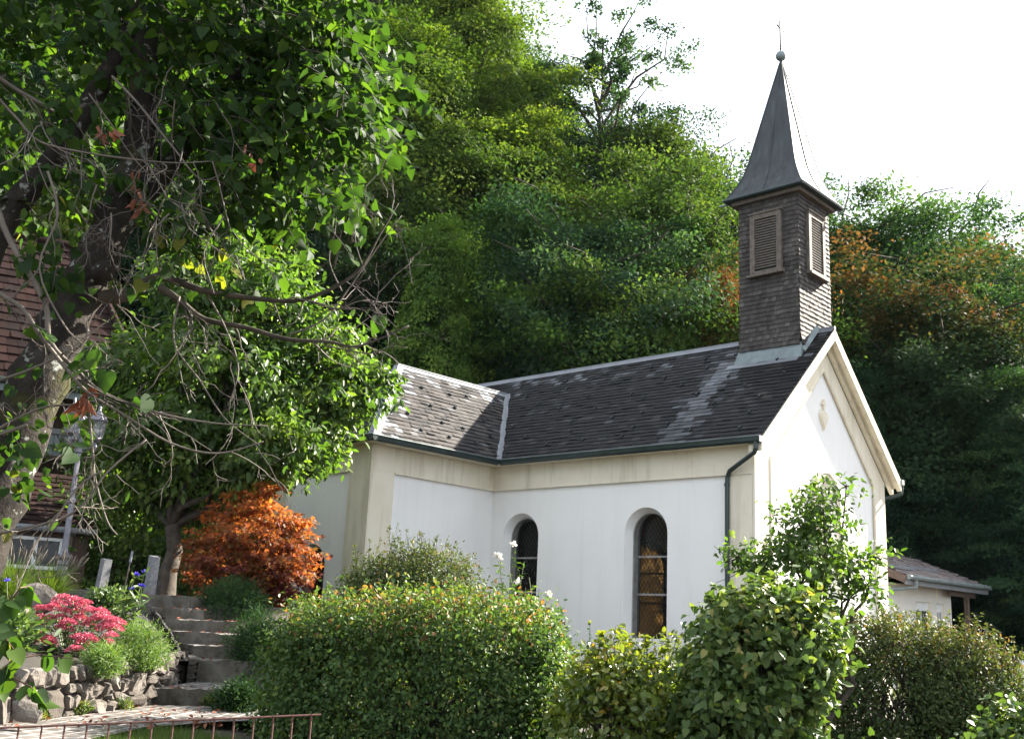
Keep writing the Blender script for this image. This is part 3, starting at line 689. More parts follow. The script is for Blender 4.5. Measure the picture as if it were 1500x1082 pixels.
# ================================================================== wooded hill: single trees
def make_tree(seed, H, cr, base, kind):
    """returns (trunk MB, leaves) of one tree standing at the origin"""
    rng = np.random.default_rng(seed); tb = MB()
    tr = [np.array([0, 0, -.6])]; x = np.zeros(2)
    for i in range(1, 8): x = x+rng.normal(size=2)*H*.008; tr.append(np.array([x[0], x[1], H*.93*i/7]))
    r0 = H*.016; tb.tube(tr, [r0*(1.25 if i == 0 else 1)*(1-.88*i/7) for i in range(8)], 7)
    P = []; D = []; N = []; V = []
    nl = {'beech': 60, 'round': 54, 'ash': 44, 'slim': 50}[kind]
    for i in range(nl):
        t = (i+.5)/nl; h = H*(base+(1-base)*(t**.9)*(.93 if kind == 'round' else .97))
        hh = (h/H-base)/(1-base)
        env = {'beech': (max(.02, 1-hh)**.62)*(.55+.45*min(1, hh*4)), 'round': math.sqrt(max(.10, 1-((hh-.45)/.60)**2)), 'ash': .85*math.sqrt(max(.15, 1-((hh-.5)/.56)**2)), 'slim': (max(.02, 1-hh)**.8)*(.5+.5*min(1, hh*5))}[kind]*cr
        az = i*2.39996+rng.normal()*.3; ln = env*rng.uniform(.72, 1.12)+.25
        up = {'beech': .22, 'round': .25, 'ash': .5, 'slim': .5}[kind]*rng.uniform(.5, 1.4)*(.4+hh)
        tp = np.array([np.interp(h, [q[2] for q in tr], [q[k] for q in tr]) for k in (0, 1)]+[h])
        dr = np.array([math.cos(az), math.sin(az), up]); a = tp-np.array([0, 0, ln*.25]); e = tp+dr*ln
        pts = bend(rng, a, e, 5, .05, .05); tb.tube(pts, [H*.0055*(1-.8*k/4)*(.5+ln/cr*.6) for k in range(5)], 5, cap=False)
        nc = int(np.clip(ln/cr*(5 if kind in ('round', 'slim') else 6), 2, 6)); fl = {'beech': .17, 'round': .48, 'ash': .45, 'slim': .28}[kind]
        for k in range(nc):
            tt = rng.uniform(.45, 1.05); c = a+(e-a)*tt+rng.normal(size=3)*np.array([.30, .30, .16])*env*tt
            per = {'beech': 300, 'round': 300, 'ash': 130, 'slim': 260}[kind]
            rc = {'beech': .62, 'round': .54, 'ash': .30, 'slim': .50}[kind]*rng.uniform(.6, 1.35)
            o = rng.normal(size=(per, 3)); o[:, :2] = np.clip(o[:, :2], -1.9, 1.9); ax = np.array([math.cos(az), math.sin(az), -.12 if kind == 'beech' else 0]); al = o[:, 0:1]*ax*rc*1.25
            sd = np.array([-ax[1], ax[0], 0]); p = c+al+o[:, 1:2]*sd*rc*.8+np.array([0, 0, 1])*(o[:, 2:3]*rc*fl-np.abs(o[:, 0:1])*rc*.16-np.abs(o[:, 1:2])*rc*.22)
            out = nrm((p-np.array([tp[0], tp[1], H*.45]))*np.array([1, 1, .6]))
            P.append(p); D.append(nrm(out*.7+rng.normal(size=(per, 3))*.5+np.array([0, 0, -.35]))); N.append(nrm(np.array([0, 0, .7])+out*.75+rng.normal(size=(per, 3))*.30))
            V.append(np.clip(rng.random()*.6+.4*rng.random(per), 0, 1))
    ns = {'beech': 90, 'round': 120, 'ash': 0, 'slim': 90}[kind]           # leaf domes closing the crown's outside
    for i in range(ns):
        d = nrm(rng.normal(size=3)+np.array([0, 0, .45])); cz = H*(base+(1-base)*.45); rz = H*(1-base)*.50
        q = (1-abs(d[2])*(.35 if kind != 'round' else .05)) if d[2] > 0 else 1.0
        c = np.array([x[0]*.5, x[1]*.5, cz])+d*np.array([cr*q*.86, cr*q*.86, rz])*rng.uniform(.82, 1.0); per = 300; rc = rng.uniform(.38, .85)*cr/4.4
        o = np.clip(rng.normal(size=(per, 3)), -1.8, 1.8); tg = o-d*(o@d)[:, None]; rr_ = np.linalg.norm(tg, axis=1, keepdims=True)
        p = c+tg*rc-d*(rr_**2)*rc*.30+np.array([0, 0, -1])*rr_*rc*.15+d*rng.normal(size=(per, 1))*rc*.16
        P.append(p); D.append(nrm(tg*.6+rng.normal(size=(per, 3))*.6+np.array([0, 0, -.5]))); N.append(nrm(d*.9+tg*.45+np.array([0, 0, .45])+rng.normal(size=(per, 3))*.30))
        V.append(np.clip(rng.random()*.6+.4*rng.random(per), 0, 1))
    return tb, (np.concatenate(P), np.concatenate(D), np.concatenate(N), np.concatenate(V))
PROTO = {}
for key, seed, H, cr, base, kind, size, mat in (('beech0', 1, 15, 4.3, .10, 'beech', .145, 'lf_beech'), ('beech1', 2, 14, 4.6, .06, 'beech', .145, 'lf_beech'),
        ('round0', 3, 13, 4.4, .14, 'round', .15, 'lf_wood'), ('round1', 4, 12, 4.8, .08, 'round', .15, 'lf_wood'), ('ash0', 5, 16, 4.2, .22, 'ash', .17, 'lf_wood'), ('slim0', 6, 14, 3.0, .05, 'slim', .145, 'lf_wood')):
    tb, lv = make_tree(seed, H, cr, base, kind)
    H = float(np.percentile(lv[0][:, 2], 99.0)); kp = (lv[0][:, 2] < H) & ((kind != 'ash') | (np.hypot(lv[0][:, 0], lv[0][:, 1]) < 4.9)); lv = tuple(q[kp] for q in lv)
    PROTO[key] = (H, tb, lv, size, mat, seed)
for src, key in (('round0', 'rust0'), ('round1', 'rust1')):      # same tree kinds with rusty upper tips
    H, tb, lv, size, mat, seed = PROTO[src]; hz = lv[0][:, 2]/H
    PROTO[key] = (H, tb, (lv[0], lv[1], lv[2], np.clip(.5*lv[3]+1.1*np.clip(hz-.60, 0, 1)*2.3*(.1+lv[3]*1.1), 0, 1)), size, 'lf_rust', seed)
BUILT = {}
def plant_tree(key, pos, scale, rotz, tint, label, group, name, wide=1.0):
    H, tb, lv, size, mat, seed = PROTO[key]
    t = thing(name, label, 'tree', pos, group)
    if key not in BUILT:
        o1 = tb.build('trunk', M['bark2'], t, smooth=True); o1.location = (0, 0, 0)
        o2 = leaf_obj('crown', t, lv, size, np.random.default_rng(seed+50), M[mat], curl=.2, aspect=.7); o2.location = (0, 0, 0)
        BUILT[key] = (o1, o2)
    else:
        for src in BUILT[key]:
            c = src.copy(); C.objects.link(c); c.parent = t; c.location = (0, 0, 0)
    for c in t.children: c.color = (*tint, 1)
    t.scale = (scale*wide, scale*wide, scale); t.rotation_euler = (0, 0, rotz)
    return t
SKY = ([-300, 480, 640, 740, 775, 810, 850, 940, 975, 1000, 1060, 1110, 1200, 1240, 1300, 1330, 1400, 1450, 1500, 1700],
       [-420, -330, -130, -5, 60, 110, 150, 170, 225, 262, 250, 265, 320, 318, 350, 352, 345, 365, 420, 500])
GW = 'trees of the wooded hillside'
def tree_to(key, px, py, u, tint, label, name='deciduous_tree', wide=1.0, rot=0.0, group=GW, base_drop=0.0):
    """a tree whose top reaches the direction of (px, py), standing u metres ahead"""
    top = loc(px, py, u); z0 = gz(top)-base_drop
    sc = (top[2]-z0)/(PROTO[key][0]*1.0)
    return plant_tree(key, (top[0], top[1], z0), sc, rot, tint, label, group, name, wide)
Y = (1.6, 1.55, .85); YB = (1.3, 1.35, .75); DK = (.60, .72, .72); MD = (1.0, 1.1, .95); OL = (1.5, 1.25, .7); OR = (2.1, .85, .5); BL = (.55, .82, 1.05)  # leaf tints; Y also lifts sunlit crowns, BL puts the bluish shade in
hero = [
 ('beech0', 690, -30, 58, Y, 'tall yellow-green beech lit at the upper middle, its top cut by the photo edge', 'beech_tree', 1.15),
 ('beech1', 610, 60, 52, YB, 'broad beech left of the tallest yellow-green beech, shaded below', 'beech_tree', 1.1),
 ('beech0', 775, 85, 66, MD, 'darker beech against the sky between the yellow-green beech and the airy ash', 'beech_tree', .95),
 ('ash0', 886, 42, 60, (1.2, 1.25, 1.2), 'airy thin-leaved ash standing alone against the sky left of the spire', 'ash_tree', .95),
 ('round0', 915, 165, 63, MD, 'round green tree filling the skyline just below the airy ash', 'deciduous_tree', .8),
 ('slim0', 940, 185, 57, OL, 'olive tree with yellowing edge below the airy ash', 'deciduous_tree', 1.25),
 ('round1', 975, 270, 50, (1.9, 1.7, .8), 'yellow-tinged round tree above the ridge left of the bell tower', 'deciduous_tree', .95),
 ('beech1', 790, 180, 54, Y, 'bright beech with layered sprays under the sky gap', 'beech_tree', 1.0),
 ('slim0', 640, 318, 41, (2.3, 2.2, .9), 'small bright yellow-green beech lit alone in the dark wood above the transept', 'beech_tree', .75),  # raised tint stands in for the sun on this crown
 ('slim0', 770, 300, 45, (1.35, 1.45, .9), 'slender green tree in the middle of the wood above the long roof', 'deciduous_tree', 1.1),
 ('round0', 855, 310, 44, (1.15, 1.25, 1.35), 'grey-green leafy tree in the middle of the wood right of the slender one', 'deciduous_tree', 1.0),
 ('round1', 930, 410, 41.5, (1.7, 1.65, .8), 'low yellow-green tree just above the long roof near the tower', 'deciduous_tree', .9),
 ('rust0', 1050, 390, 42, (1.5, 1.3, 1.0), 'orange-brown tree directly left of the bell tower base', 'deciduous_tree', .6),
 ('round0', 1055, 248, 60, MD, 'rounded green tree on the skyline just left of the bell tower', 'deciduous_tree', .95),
 ('round1', 1245, 312, 56, (1.7, 1.75, 1.2), 'pale green tree on the skyline just right of the bell tower', 'deciduous_tree', .9),  # skyline tints here and below raised for light from behind
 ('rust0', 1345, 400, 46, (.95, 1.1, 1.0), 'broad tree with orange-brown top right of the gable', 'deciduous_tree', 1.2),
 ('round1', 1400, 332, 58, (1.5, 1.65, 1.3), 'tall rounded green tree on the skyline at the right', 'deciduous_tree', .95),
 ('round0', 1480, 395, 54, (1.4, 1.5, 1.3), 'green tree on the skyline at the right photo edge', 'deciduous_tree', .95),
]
rr = np.random.default_rng(77); occ = []
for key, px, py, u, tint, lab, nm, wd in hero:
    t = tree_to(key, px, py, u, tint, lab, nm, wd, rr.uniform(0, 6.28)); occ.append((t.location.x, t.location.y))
LD = 'dark green tree packed in the shaded wood behind the chapel, left of the bell tower'
LR = 'dark green tree in the shaded wood right of the gable, behind the low annex'
n = 0
for u, du, hmul in ((41.5, 6.2, .80), (47, 6.4, .95), (53, 6.4, 1.08), (59.5, 6.6, 1.12), (67, 6.8, 1.05), (76, 7.6, 1.1)):
    v = -u*.56
    while v < u*.56:
        x, y = xy(u+rr.normal()*1.0, v+rr.normal()*.9); v += du*rr.uniform(.8, 1.2)
        if any((x-a)**2+(y-b)**2 < 10 for a, b in occ): continue
        z = float(ground(x, y)); key = ['beech1', 'round0', 'round1', 'slim0', 'beech0', 'round0'][n % 6]; n += 1
        H = PROTO[key][0]; sc = hmul*rr.uniform(.8, 1.15)
        px, py = proj((x, y, z+H*sc*.97)); lim = np.interp(px, *SKY)+22
        while py < lim and sc > .4: sc *= .95; px, py = proj((x, y, z+H*sc*.97)); lim = np.interp(px, *SKY)+22
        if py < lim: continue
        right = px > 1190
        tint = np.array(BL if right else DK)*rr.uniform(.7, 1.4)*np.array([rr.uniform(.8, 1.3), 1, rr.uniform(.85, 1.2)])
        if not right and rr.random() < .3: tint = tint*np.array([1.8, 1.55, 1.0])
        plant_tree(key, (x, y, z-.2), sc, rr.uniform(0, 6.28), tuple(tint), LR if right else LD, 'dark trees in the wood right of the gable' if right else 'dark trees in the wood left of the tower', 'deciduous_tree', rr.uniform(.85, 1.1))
# low bushes closing the foot of the wood behind the annex
for k, (px, py, u) in enumerate(((1330, 740, 44), (1400, 700, 43), (1450, 740, 42), (1510, 690, 43), (1570, 720, 41), (1480, 850, 43), (1540, 830, 41))):
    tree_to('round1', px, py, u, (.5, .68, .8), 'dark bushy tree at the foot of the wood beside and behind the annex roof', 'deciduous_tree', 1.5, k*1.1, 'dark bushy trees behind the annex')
# ================================================================== green fruit tree left of the chapel
rng = np.random.default_rng(21)
P0 = loc(250, 885, 20.5); P0[2] = gz(P0)
ft = thing('fruit_tree', 'leafy bright green tree overhanging the left end of the chapel roof', 'tree', P0)
tb = MB(); A = P0-np.array([0, 0, .3]); fork = loc(252, 770, 20.8)
tb.tube(bend(rng, A, fork, 5, 0, .03), [.26, .20, .17, .15, .14], 10)
lob = []
for px, py, u, rx, rz in ((300, 420, 21, 1.3, 1.0), (400, 470, 21.2, 1.45, 1.1), (330, 560, 20.5, 1.7, 1.2), (450, 560, 21.5, 1.35, .9), (500, 585, 22, .9, .6), (250, 640, 20.8, 1.4, 1.1), (370, 660, 20.6, 1.5, .9), (440, 655, 21.4, .9, .6), (478, 668, 22.2, .42, .30), (530, 560, 22.3, .65, .40), (470, 500, 21.8, .9, .7), (548, 545, 22.4, .35, .25),
                         (205, 560, 21.5, 1.3, 1.2), (190, 680, 21.2, 1.2, 1.0), (285, 720, 21.2, 1.1, .6), (420, 400, 22, .6, .5), (350, 380, 21.8, .8, .6)):
    c = loc(px, py, u); lob.append((c, (rx, rx*.95, rz)))
    tb.tube(bend(rng, fork, c, 6, -.06, .05), np.linspace(.085, .015, 6), 6)
    for k in range(6): tb.tube(bend(rng, c, c+rng.normal(size=3)*np.array([rx, rx, rz])*.6, 4), [.02, .015, .01, .005], 4, cap=False)
tb.build('trunk', M['bark2'], ft, smooth=True)
lv = lobe_leaves(rng, lob, 560, 52, .19, .7, up=.6, out=.6, droop=.55, shell=.25)
leaf_obj('crown', ft, lv, .175, rng, M['lf_fruit'], P0, kind='oval', aspect=.52, curl=.45)
# bare sapling twigs sticking up right of it, belonging to the big tree, follow below
# dark shrubs closing the view under the fruit tree
for k, (px, py, u, rx, rz, lab) in enumerate(((175, 800, 23, 1.7, 1.5, 'dark green shrub behind the two granite posts'), (300, 800, 24.5, 1.6, 1.7, 'dark shrub behind the red maple and the leaning trunk'), (210, 660, 26, 2.6, 2.2, 'dark leafy mass of a tall shrub between the lamp and the green tree'))):
    c = loc(px, py, u); t = thing('garden_shrub', lab, 'shrub', (c[0], c[1], gz(c)))
    lv = lobe_leaves(rng, [(c, (rx, rx, rz)), (c-np.array([0, 0, .9]), (rx*1.1, rx, rz*.8))], 150, 55, .25, .7, shell=.4)
    q = MB(); b = np.array([c[0], c[1], gz(c)-.1])
    for i in range(7): q.tube(bend(rng, b+rng.normal(size=3)*.1, c+rng.normal(size=3)*rx*.5, 5), [.05, .04, .03, .02, .01], 5)
    q.build('stem', M['bark2'], t); leaf_obj('foliage', t, lv, .13, rng, M['lf_fruit'], kind='oval', aspect=.55)

# ================================================================== red maple
P0 = loc(385, 905, 20.0); P0[2] = gz(P0)
mt = thing('japanese_maple', 'small orange and red Japanese maple in front of the chapel end wall', 'tree', P0)
tb = MB(); lob = []
for px, py, du, rx, rz in ((362, 735, 0, .55, .24), (330, 755, .2, .7, .25), (405, 758, -.2, .7, .26), (300, 790, .1, .6, .25), (425, 790, -.1, .7, .3), (360, 785, -.5, .9, .3), (285, 830, 0, .5, .28), (330, 825, -.5, .8, .3), (400, 830, -.6, .8, .3), (440, 815, .1, .5, .26),
                         (430, 850, -.1, .55, .28), (350, 862, -.4, .7, .25), (300, 860, .1, .5, .25), (445, 765, .1, .25, .13), (455, 870, .2, .22, .15), (270, 800, 0, .25, .15), (390, 880, -.2, .4, .16), (380, 715, .1, .3, .14)):
    c = loc(px, py, 20+du); c = P0*np.array([1, 1, 0])+np.array([0, 0, c[2]])+(c-P0)*np.array([.86, .86, 0]); rx *= .88; lob.append((c, (rx, rx, rz)))
    tb.tube(bend(rng, P0+np.array([0, 0, .15])+rng.normal(size=3)*.04, c-np.array([0, 0, .1]), 6, .06, .06), np.linspace(.035, .006, 6), 5)
    for k in range(5): tb.tube(bend(rng, c-np.array([0, 0, .1]), c+rng.normal(size=3)*np.array([rx, rx, rz])*.7, 4), [.008, .006, .005, .003], 4, cap=False)
tb.tube([P0-np.array([0, 0, .2]), P0+np.array([.02, 0, .12]), P0+np.array([0, .05, .3])], [.09, .075, .05], 8)
tb.build('trunk', M['bark2'], mt, smooth=True)
lv = lobe_leaves(rng, lob, 420, 30, .09, .3, up=.9, out=.4, droop=.25, shell=.3)
hz = (lv[0][:, 2]-P0[2])/2.4
lv = (lv[0], lv[1], lv[2], np.clip(lv[3]*.55+.62*hz-.08+rng.normal(size=len(hz))*.12, 0, .98))
leaf_obj('crown', mt, lv, .092, rng, M['lf_maple'], P0, kind='maple', aspect=.95, curl=.3, fold=.1)

# ================================================================== hedges and garden shrubs
def hedge(name, label, cat, c, rx, ry, rz, n, size, mat, yaw=0, ex=.55, kind='oval', aspect=.62, bump=.13, shell=.26, seed=0, shoots=20, shl=.3, stem='twigd', curl=.3, group=None, valtop=0.0, cl=40, zmin=None, up=.45):
    """clipped shrub: leaves on a bumpy super-ellipsoid shell, twigs inside, loose shoots on top"""
    rng = np.random.default_rng(seed+900); c = np.asarray(c, float); base = np.array([c[0], c[1], gz(c)])
    t = thing(name, label, cat, base, group)
    ca, sa = math.cos(yaw), math.sin(yaw); R = np.array([[ca, -sa, 0], [sa, ca, 0], [0, 0, 1]])
    def surf(d):
        e = 2/ex; k = (np.abs(d[:, 0])**e+np.abs(d[:, 1])**e+np.abs(d[:, 2])**e)**(-1/e); return d*k[:, None]
    ph = rng.uniform(0, 6.28, (7, 3)); fr = rng.normal(size=(7, 3))*np.array([2.6, 2.6, 2.6])/1.0
    def bmp(p):
        s = 0
        for f, q in zip(fr, ph): s = s+np.sin(p@f+q[0])*.5
        return s/2.0
    k = n//cl; d = runit(rng, k*2); w = np.abs(d*np.array([ry*rz, rx*rz, rx*ry])).sum(1); d = d[rng.random(len(d)) < w/w.max()][:k]
    s = surf(d); p = s*np.array([rx, ry, rz]); cv = rng.random(len(p))
    idx = np.repeat(np.arange(len(p)), cl); m_ = len(idx)
    nn = nrm(np.sign(s)*np.abs(s)**(2/ex-1)/np.array([rx, ry, rz]))
    pp = p[idx]+rng.normal(size=(m_, 3))*.085+(nn*rng.normal(size=len(p))[:, None]*.045)[idx]
    pp = pp+nn[idx]*(bmp(pp)*bump-np.abs(rng.normal(size=m_))*shell)[:, None]
    q = pp@R.T+c; no = nn[idx]@R.T
    keep = q[:, 2] > (zmin if zmin is not None else base[2]-.05)
    D = nrm(no*.55+rng.normal(size=(m_, 3))*.6+np.array([0, 0, -.25])); N = nrm(no*.7+np.array([0, 0, up])+rng.normal(size=(m_, 3))*.5)
    hgt = np.clip((q[:, 2]-c[2])/rz, -1, 1)
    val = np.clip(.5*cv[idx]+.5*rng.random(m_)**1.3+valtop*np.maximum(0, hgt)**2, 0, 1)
    tw = MB(); PL = [q[keep]]; DL = [D[keep]]; NL = [N[keep]]; VL = [val[keep]]
    for i in range(70):
        d1 = runit(rng, 1); d1[0, 2] = abs(d1[0, 2])*.9+.05; e = (surf(d1)*np.array([rx, ry, rz])*.9)[0]@R.T+c
        f = base+np.array([rng.normal()*rx*.35*ca, rng.normal()*rx*.35*sa, 0]); tw.tube(bend(rng, f, e, 5, .08, .05), [.018, .014, .011, .008, .004], 4, cap=False)
    for i in range(shoots):
        d1 = runit(rng, 1); d1[0, 2] = abs(d1[0, 2])+.6; d1 = nrm(d1); s1 = (surf(d1)*np.array([rx, ry, rz]))[0]@R.T+c
        ln = shl*rng.uniform(.4, 1.3); e = s1+np.array([rng.normal()*.25, rng.normal()*.25, 1])*ln; pts = bend(rng, s1-np.array([0, 0, .1]), e, 5); tw.tube(pts, [.006, .005, .004, .003, .002], 4, cap=False)
        for j in range(int(9+ln*26)):
            tt = rng.uniform(.1, 1); a = s1+(e-s1)*tt; o = runit(rng, 1)[0]*np.array([1, 1, .4])
            PL.append(a[None]); DL.append(nrm(o+np.array([0, 0, .3]))[None]); NL.append(nrm(np.array([0, 0, 1.])+rng.normal(size=3)*.4)[None]); VL.append(np.array([rng.uniform(.4, .9)]))
    tw.build('stem', M[stem], t)
    leaf_obj('foliage', t, (np.concatenate(PL), np.concatenate(DL), np.concatenate(NL), np.concatenate(VL)), size, rng, M[mat], base, kind=kind, aspect=aspect, curl=curl)
    return t
yawr = math.atan2(RP[1], RP[0])
def at_z(px, u, z):
    p = loc(px, 880, u); return np.array([p[0], p[1], z])
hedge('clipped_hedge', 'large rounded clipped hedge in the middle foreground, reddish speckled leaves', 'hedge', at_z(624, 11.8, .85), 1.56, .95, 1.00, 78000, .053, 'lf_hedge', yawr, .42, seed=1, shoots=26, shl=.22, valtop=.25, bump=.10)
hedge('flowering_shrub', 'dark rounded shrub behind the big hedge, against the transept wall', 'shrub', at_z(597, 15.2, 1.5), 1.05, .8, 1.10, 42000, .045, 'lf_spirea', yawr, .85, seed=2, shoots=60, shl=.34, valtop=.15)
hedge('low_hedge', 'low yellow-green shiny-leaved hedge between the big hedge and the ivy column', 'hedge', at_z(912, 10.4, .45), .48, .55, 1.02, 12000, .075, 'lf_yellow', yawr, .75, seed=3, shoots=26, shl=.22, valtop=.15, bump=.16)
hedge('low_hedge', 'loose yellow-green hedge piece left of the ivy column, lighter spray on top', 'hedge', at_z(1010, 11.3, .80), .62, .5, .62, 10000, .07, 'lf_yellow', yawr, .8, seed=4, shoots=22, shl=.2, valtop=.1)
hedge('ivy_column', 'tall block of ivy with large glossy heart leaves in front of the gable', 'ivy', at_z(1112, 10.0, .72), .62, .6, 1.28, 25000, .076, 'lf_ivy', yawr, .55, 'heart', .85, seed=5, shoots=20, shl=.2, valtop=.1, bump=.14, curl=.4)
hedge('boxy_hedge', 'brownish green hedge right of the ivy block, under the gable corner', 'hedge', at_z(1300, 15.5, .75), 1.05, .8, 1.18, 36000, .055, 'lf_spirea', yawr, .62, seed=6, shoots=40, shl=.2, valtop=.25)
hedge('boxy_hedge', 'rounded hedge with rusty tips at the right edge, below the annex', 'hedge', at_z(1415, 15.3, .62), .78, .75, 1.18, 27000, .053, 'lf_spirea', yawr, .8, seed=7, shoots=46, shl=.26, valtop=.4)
hedge('ground_ivy', 'low spreading ivy along the foot of the right hedges', 'ivy', at_z(1300, 11.6, .12), 1.6, .5, .38, 7000, .085, 'lf_ivy', yawr, .9, 'heart', .85, seed=8, shoots=10, shl=.1)
hedge('ground_ivy', 'bright leafy ivy clump in the lower right photo corner', 'ivy', at_z(1490, 12.2, .42), .5, .5, .5, 4500, .085, 'lf_ivy', yawr, .9, 'heart', .85, seed=9, shoots=10, shl=.15)
# young tree in front of the gable
def shrub_tree(name, label, base, lobes, mat, size, clumps, per, cr, seed, kind='oval', aspect=.6, trunk_r=.05, dead=0, **kw):
    rng = np.random.default_rng(seed); t = thing(name, label, 'tree', base); tb = MB(); b = np.asarray(base, float)
    for c, r in lobes:
        tb.tube(bend(rng, b+rng.normal(size=3)*np.array([.08, .08, 0]), c, 6, .03, .05), np.linspace(trunk_r, trunk_r*.2, 6), 5)
        for k in range(7): tb.tube(bend(rng, c, c+rng.normal(size=3)*np.array(r)*.75, 4), [.009, .007, .005, .003], 4, cap=False)
    for k in range(dead):
        c, r = lobes[k % len(lobes)]; tb.tube(bend(rng, c, c+np.array([rng.normal()*.3, rng.normal()*.3, r[2]*1.6]), 5), [.006, .005, .004, .003, .002], 4, cap=False)
    tb.build('trunk', M['bark2'], t, smooth=True)
    leaf_obj('crown', t, lobe_leaves(rng, lobes, clumps, per, cr, **kw), size, rng, M[mat], b, kind=kind, aspect=aspect, curl=.35)
    return t
b = at_z(1195, 14.5, .1)
lob = [(loc(px, py, 14.5+du), (rx, rx, rz)) for px, py, du, rx, rz in ((1205, 735, 0, .30, .32), (1170, 765, .1, .32, .3), (1215, 780, -.1, .36, .34), (1150, 800, 0, .34, .26), (1190, 820, -.2, .46, .34), (1082, 815, .2, .22, .18), (1115, 825, .1, .26, .2), (1240, 712, .1, .13, .14), (1245, 830, .1, .28, .24), (1280, 815, .2, .20, .16), (1265, 860, 0, .24, .18), (1215, 870, 0, .40, .3), (1140, 860, 0, .3, .25))]
shrub_tree('young_tree', 'young green tree with loose crown in front of the gable wall', b, lob, 'lf_fruit', .095, 190, 20, .11, 31, dead=6, droop=.35, shell=.3)
# tall rose stems with white blossoms by the left nave window
rng = np.random.default_rng(41); rb = at_z(762, 15.5, .1)
t = thing('rose_bush', 'thin rose bush with a few white blossoms below the left nave window', 'shrub', rb); st = MB(); PL = []; DL = []; FL = []
for px, py in ((732, 815), (728, 812), (752, 797), (757, 850), (768, 822), (775, 845), (804, 868), (722, 850), (745, 830), (790, 862), (760, 835), (770, 860)):
    e = loc(px, py, 15.5+rng.normal()*.15); a = rb+rng.normal(size=3)*np.array([.15, .15, 0]); pts = bend(rng, a, e, 7, .02, .02); st.tube(pts, np.linspace(.008, .003, 7), 4, cap=False)
    for k in range(34):
        q = rng.uniform(.35, .98); i = int(q*6); p = pts[i]+(pts[min(6, i+1)]-pts[i])*(q*6-i); PL.append(p); DL.append(runit(rng, 1)[0]*np.array([1, 1, .3]))
    FL.append(e)
st.build('stem', M['stem'], t)
leaf_obj('foliage', t, (np.array(PL), np.array(DL), nrm(rng.normal(size=(len(PL), 3))*.5+np.array([0, 0, 1])), rng.random(len(PL))), .085, rng, M['lf_fruit'], kind='oval', aspect=.4)
for e in (FL[0], FL[1], FL[2], FL[3], FL[6]):
    k = 16; d = runit(rng, k); bl = leaf_obj('blossom', t, (e+d*.01, d, runit(rng, k)), .05, rng, M['petal'], kind='oval', aspect=.9)
# thin dark weed against the white wall between the hedges
wb = at_z(864, 13.5, .1); t = thing('tall_weed', 'single thin dark-leaved weed rising before the white wall between the windows', 'plant', wb); st = MB(); e = loc(864, 907, 13.5); st.tube(bend(rng, wb, e, 6, 0, .02), [.006]*5+[.002], 4); st.build('stem', M['twigd'], t)
PL = [wb+(e-wb)*q for q in rng.uniform(.75, 1, 18)]; leaf_obj('foliage', t, (np.array(PL), runit(rng, 18), runit(rng, 18)), .06, rng, M['lf_big'], kind='oval')
# ================================================================== house on the left
m = NT('clay_tile'); vv = m.attr('v')
c = m.ramp(vv, [(0, (.011, .006, .005)), (.5, (.020, .0095, .008)), (1, (.034, .017, .014))]); c = m.mix(m.ramp(m.noise(1.6, 5), [(.45, (0, 0, 0)), (.7, (.8, .8, .8))]), c, (.014, .011, .010)); M['tile'] = m.set(c, .8, spec=.08)
M['darkwood'] = flat_mat('dark_stained_wood', (.055, .030, .019), .7, 0, .4, 5, .2)
M['greyboard'] = flat_mat('grey_painted_board', (.16, .18, .19), .6)
M['whitepaint'] = flat_mat('white_window_paint', (.72, .72, .70), .5, 0, .06)
m = NT('window_pane'); m.set((.012, .014, .015), .08, spec=.35); M['pane'] = m.mat
def roof_tiles(mb, A, B, Cp, Dp, ch, sw, mat, seed, th=.03):
    """tiled slope: eave A-B, top D-C (bilinear), single tiles with lifted lower edge"""
    rng = np.random.default_rng(seed); A, B, Cp, Dp = [np.asarray(q, float) for q in (A, B, Cp, Dp)]
    nn = nrm(np.cross(B-A, Dp-A)); nn = nn if nn[2] > 0 else -nn
    rows = max(2, int(np.linalg.norm(Dp-A)/ch))
    for r in range(rows):
        t0, t1 = r/rows, (r+1)/rows; a0, b0 = A+(Dp-A)*t0, B+(Cp-B)*t0; a1, b1 = A+(Dp-A)*t1, B+(Cp-B)*t1
        n = max(1, int(np.linalg.norm(b0-a0)/sw))
        for k in range(n):
            f0, f1 = k/n, (k+.97)/n; l = th*rng.uniform(.7, 1.4); v = float(np.clip(.5+rng.normal()*.22, 0, 1))
            p = [a0+(b0-a0)*f0+nn*l, a0+(b0-a0)*f1+nn*l, a1+(b1-a1)*f1+nn*.004, a1+(b1-a1)*f0+nn*.004, a0+(b0-a0)*f0, a0+(b0-a0)*f1]
            mb.add(p, [(0, 1, 2, 3), (4, 5, 1, 0)], mat, v)
EA = loc(226, 584, 24.5); EB = loc(-160, 532, 22.0); EB[2] = EA[2]
ex = nrm(EB-EA); back = nrm(np.array([-ex[1], ex[0], 0])); back = back if back@FP > 0 else -back
base = (EA+EB)/2+back*4; base[2] = gz(base)
house = thing('tiled_house', 'house with red-brown tiled hip roof and grey gallery, half hidden behind the big tree trunk', 'house', base)
r = MB(); RA = EA+back*3.4+ex*1.9+Z*4.4; RB = EB+back*3.4+Z*4.4
r_ = MB()
roof_tiles(r_, EA, EB, RB, RA, .30, .24, M['tile'], 1)
BA = EA+back*6.8; roof_tiles(r_, BA, EA, RA, RA+ex*.01, .30, .24, M['tile'], 2)
BB = EB+back*6.8; r_.quad(BA, BB, RB, RA, M['tile'], .4)
r_.add([EA-Z*.03, EB-Z*.03, RB-Z*.03, RA-Z*.03], [(0, 1, 2, 3)], M['tile'], .2); r_.add([BA-Z*.03, EA-Z*.03, RA-Z*.03], [(0, 1, 2)], M['tile'], .2)
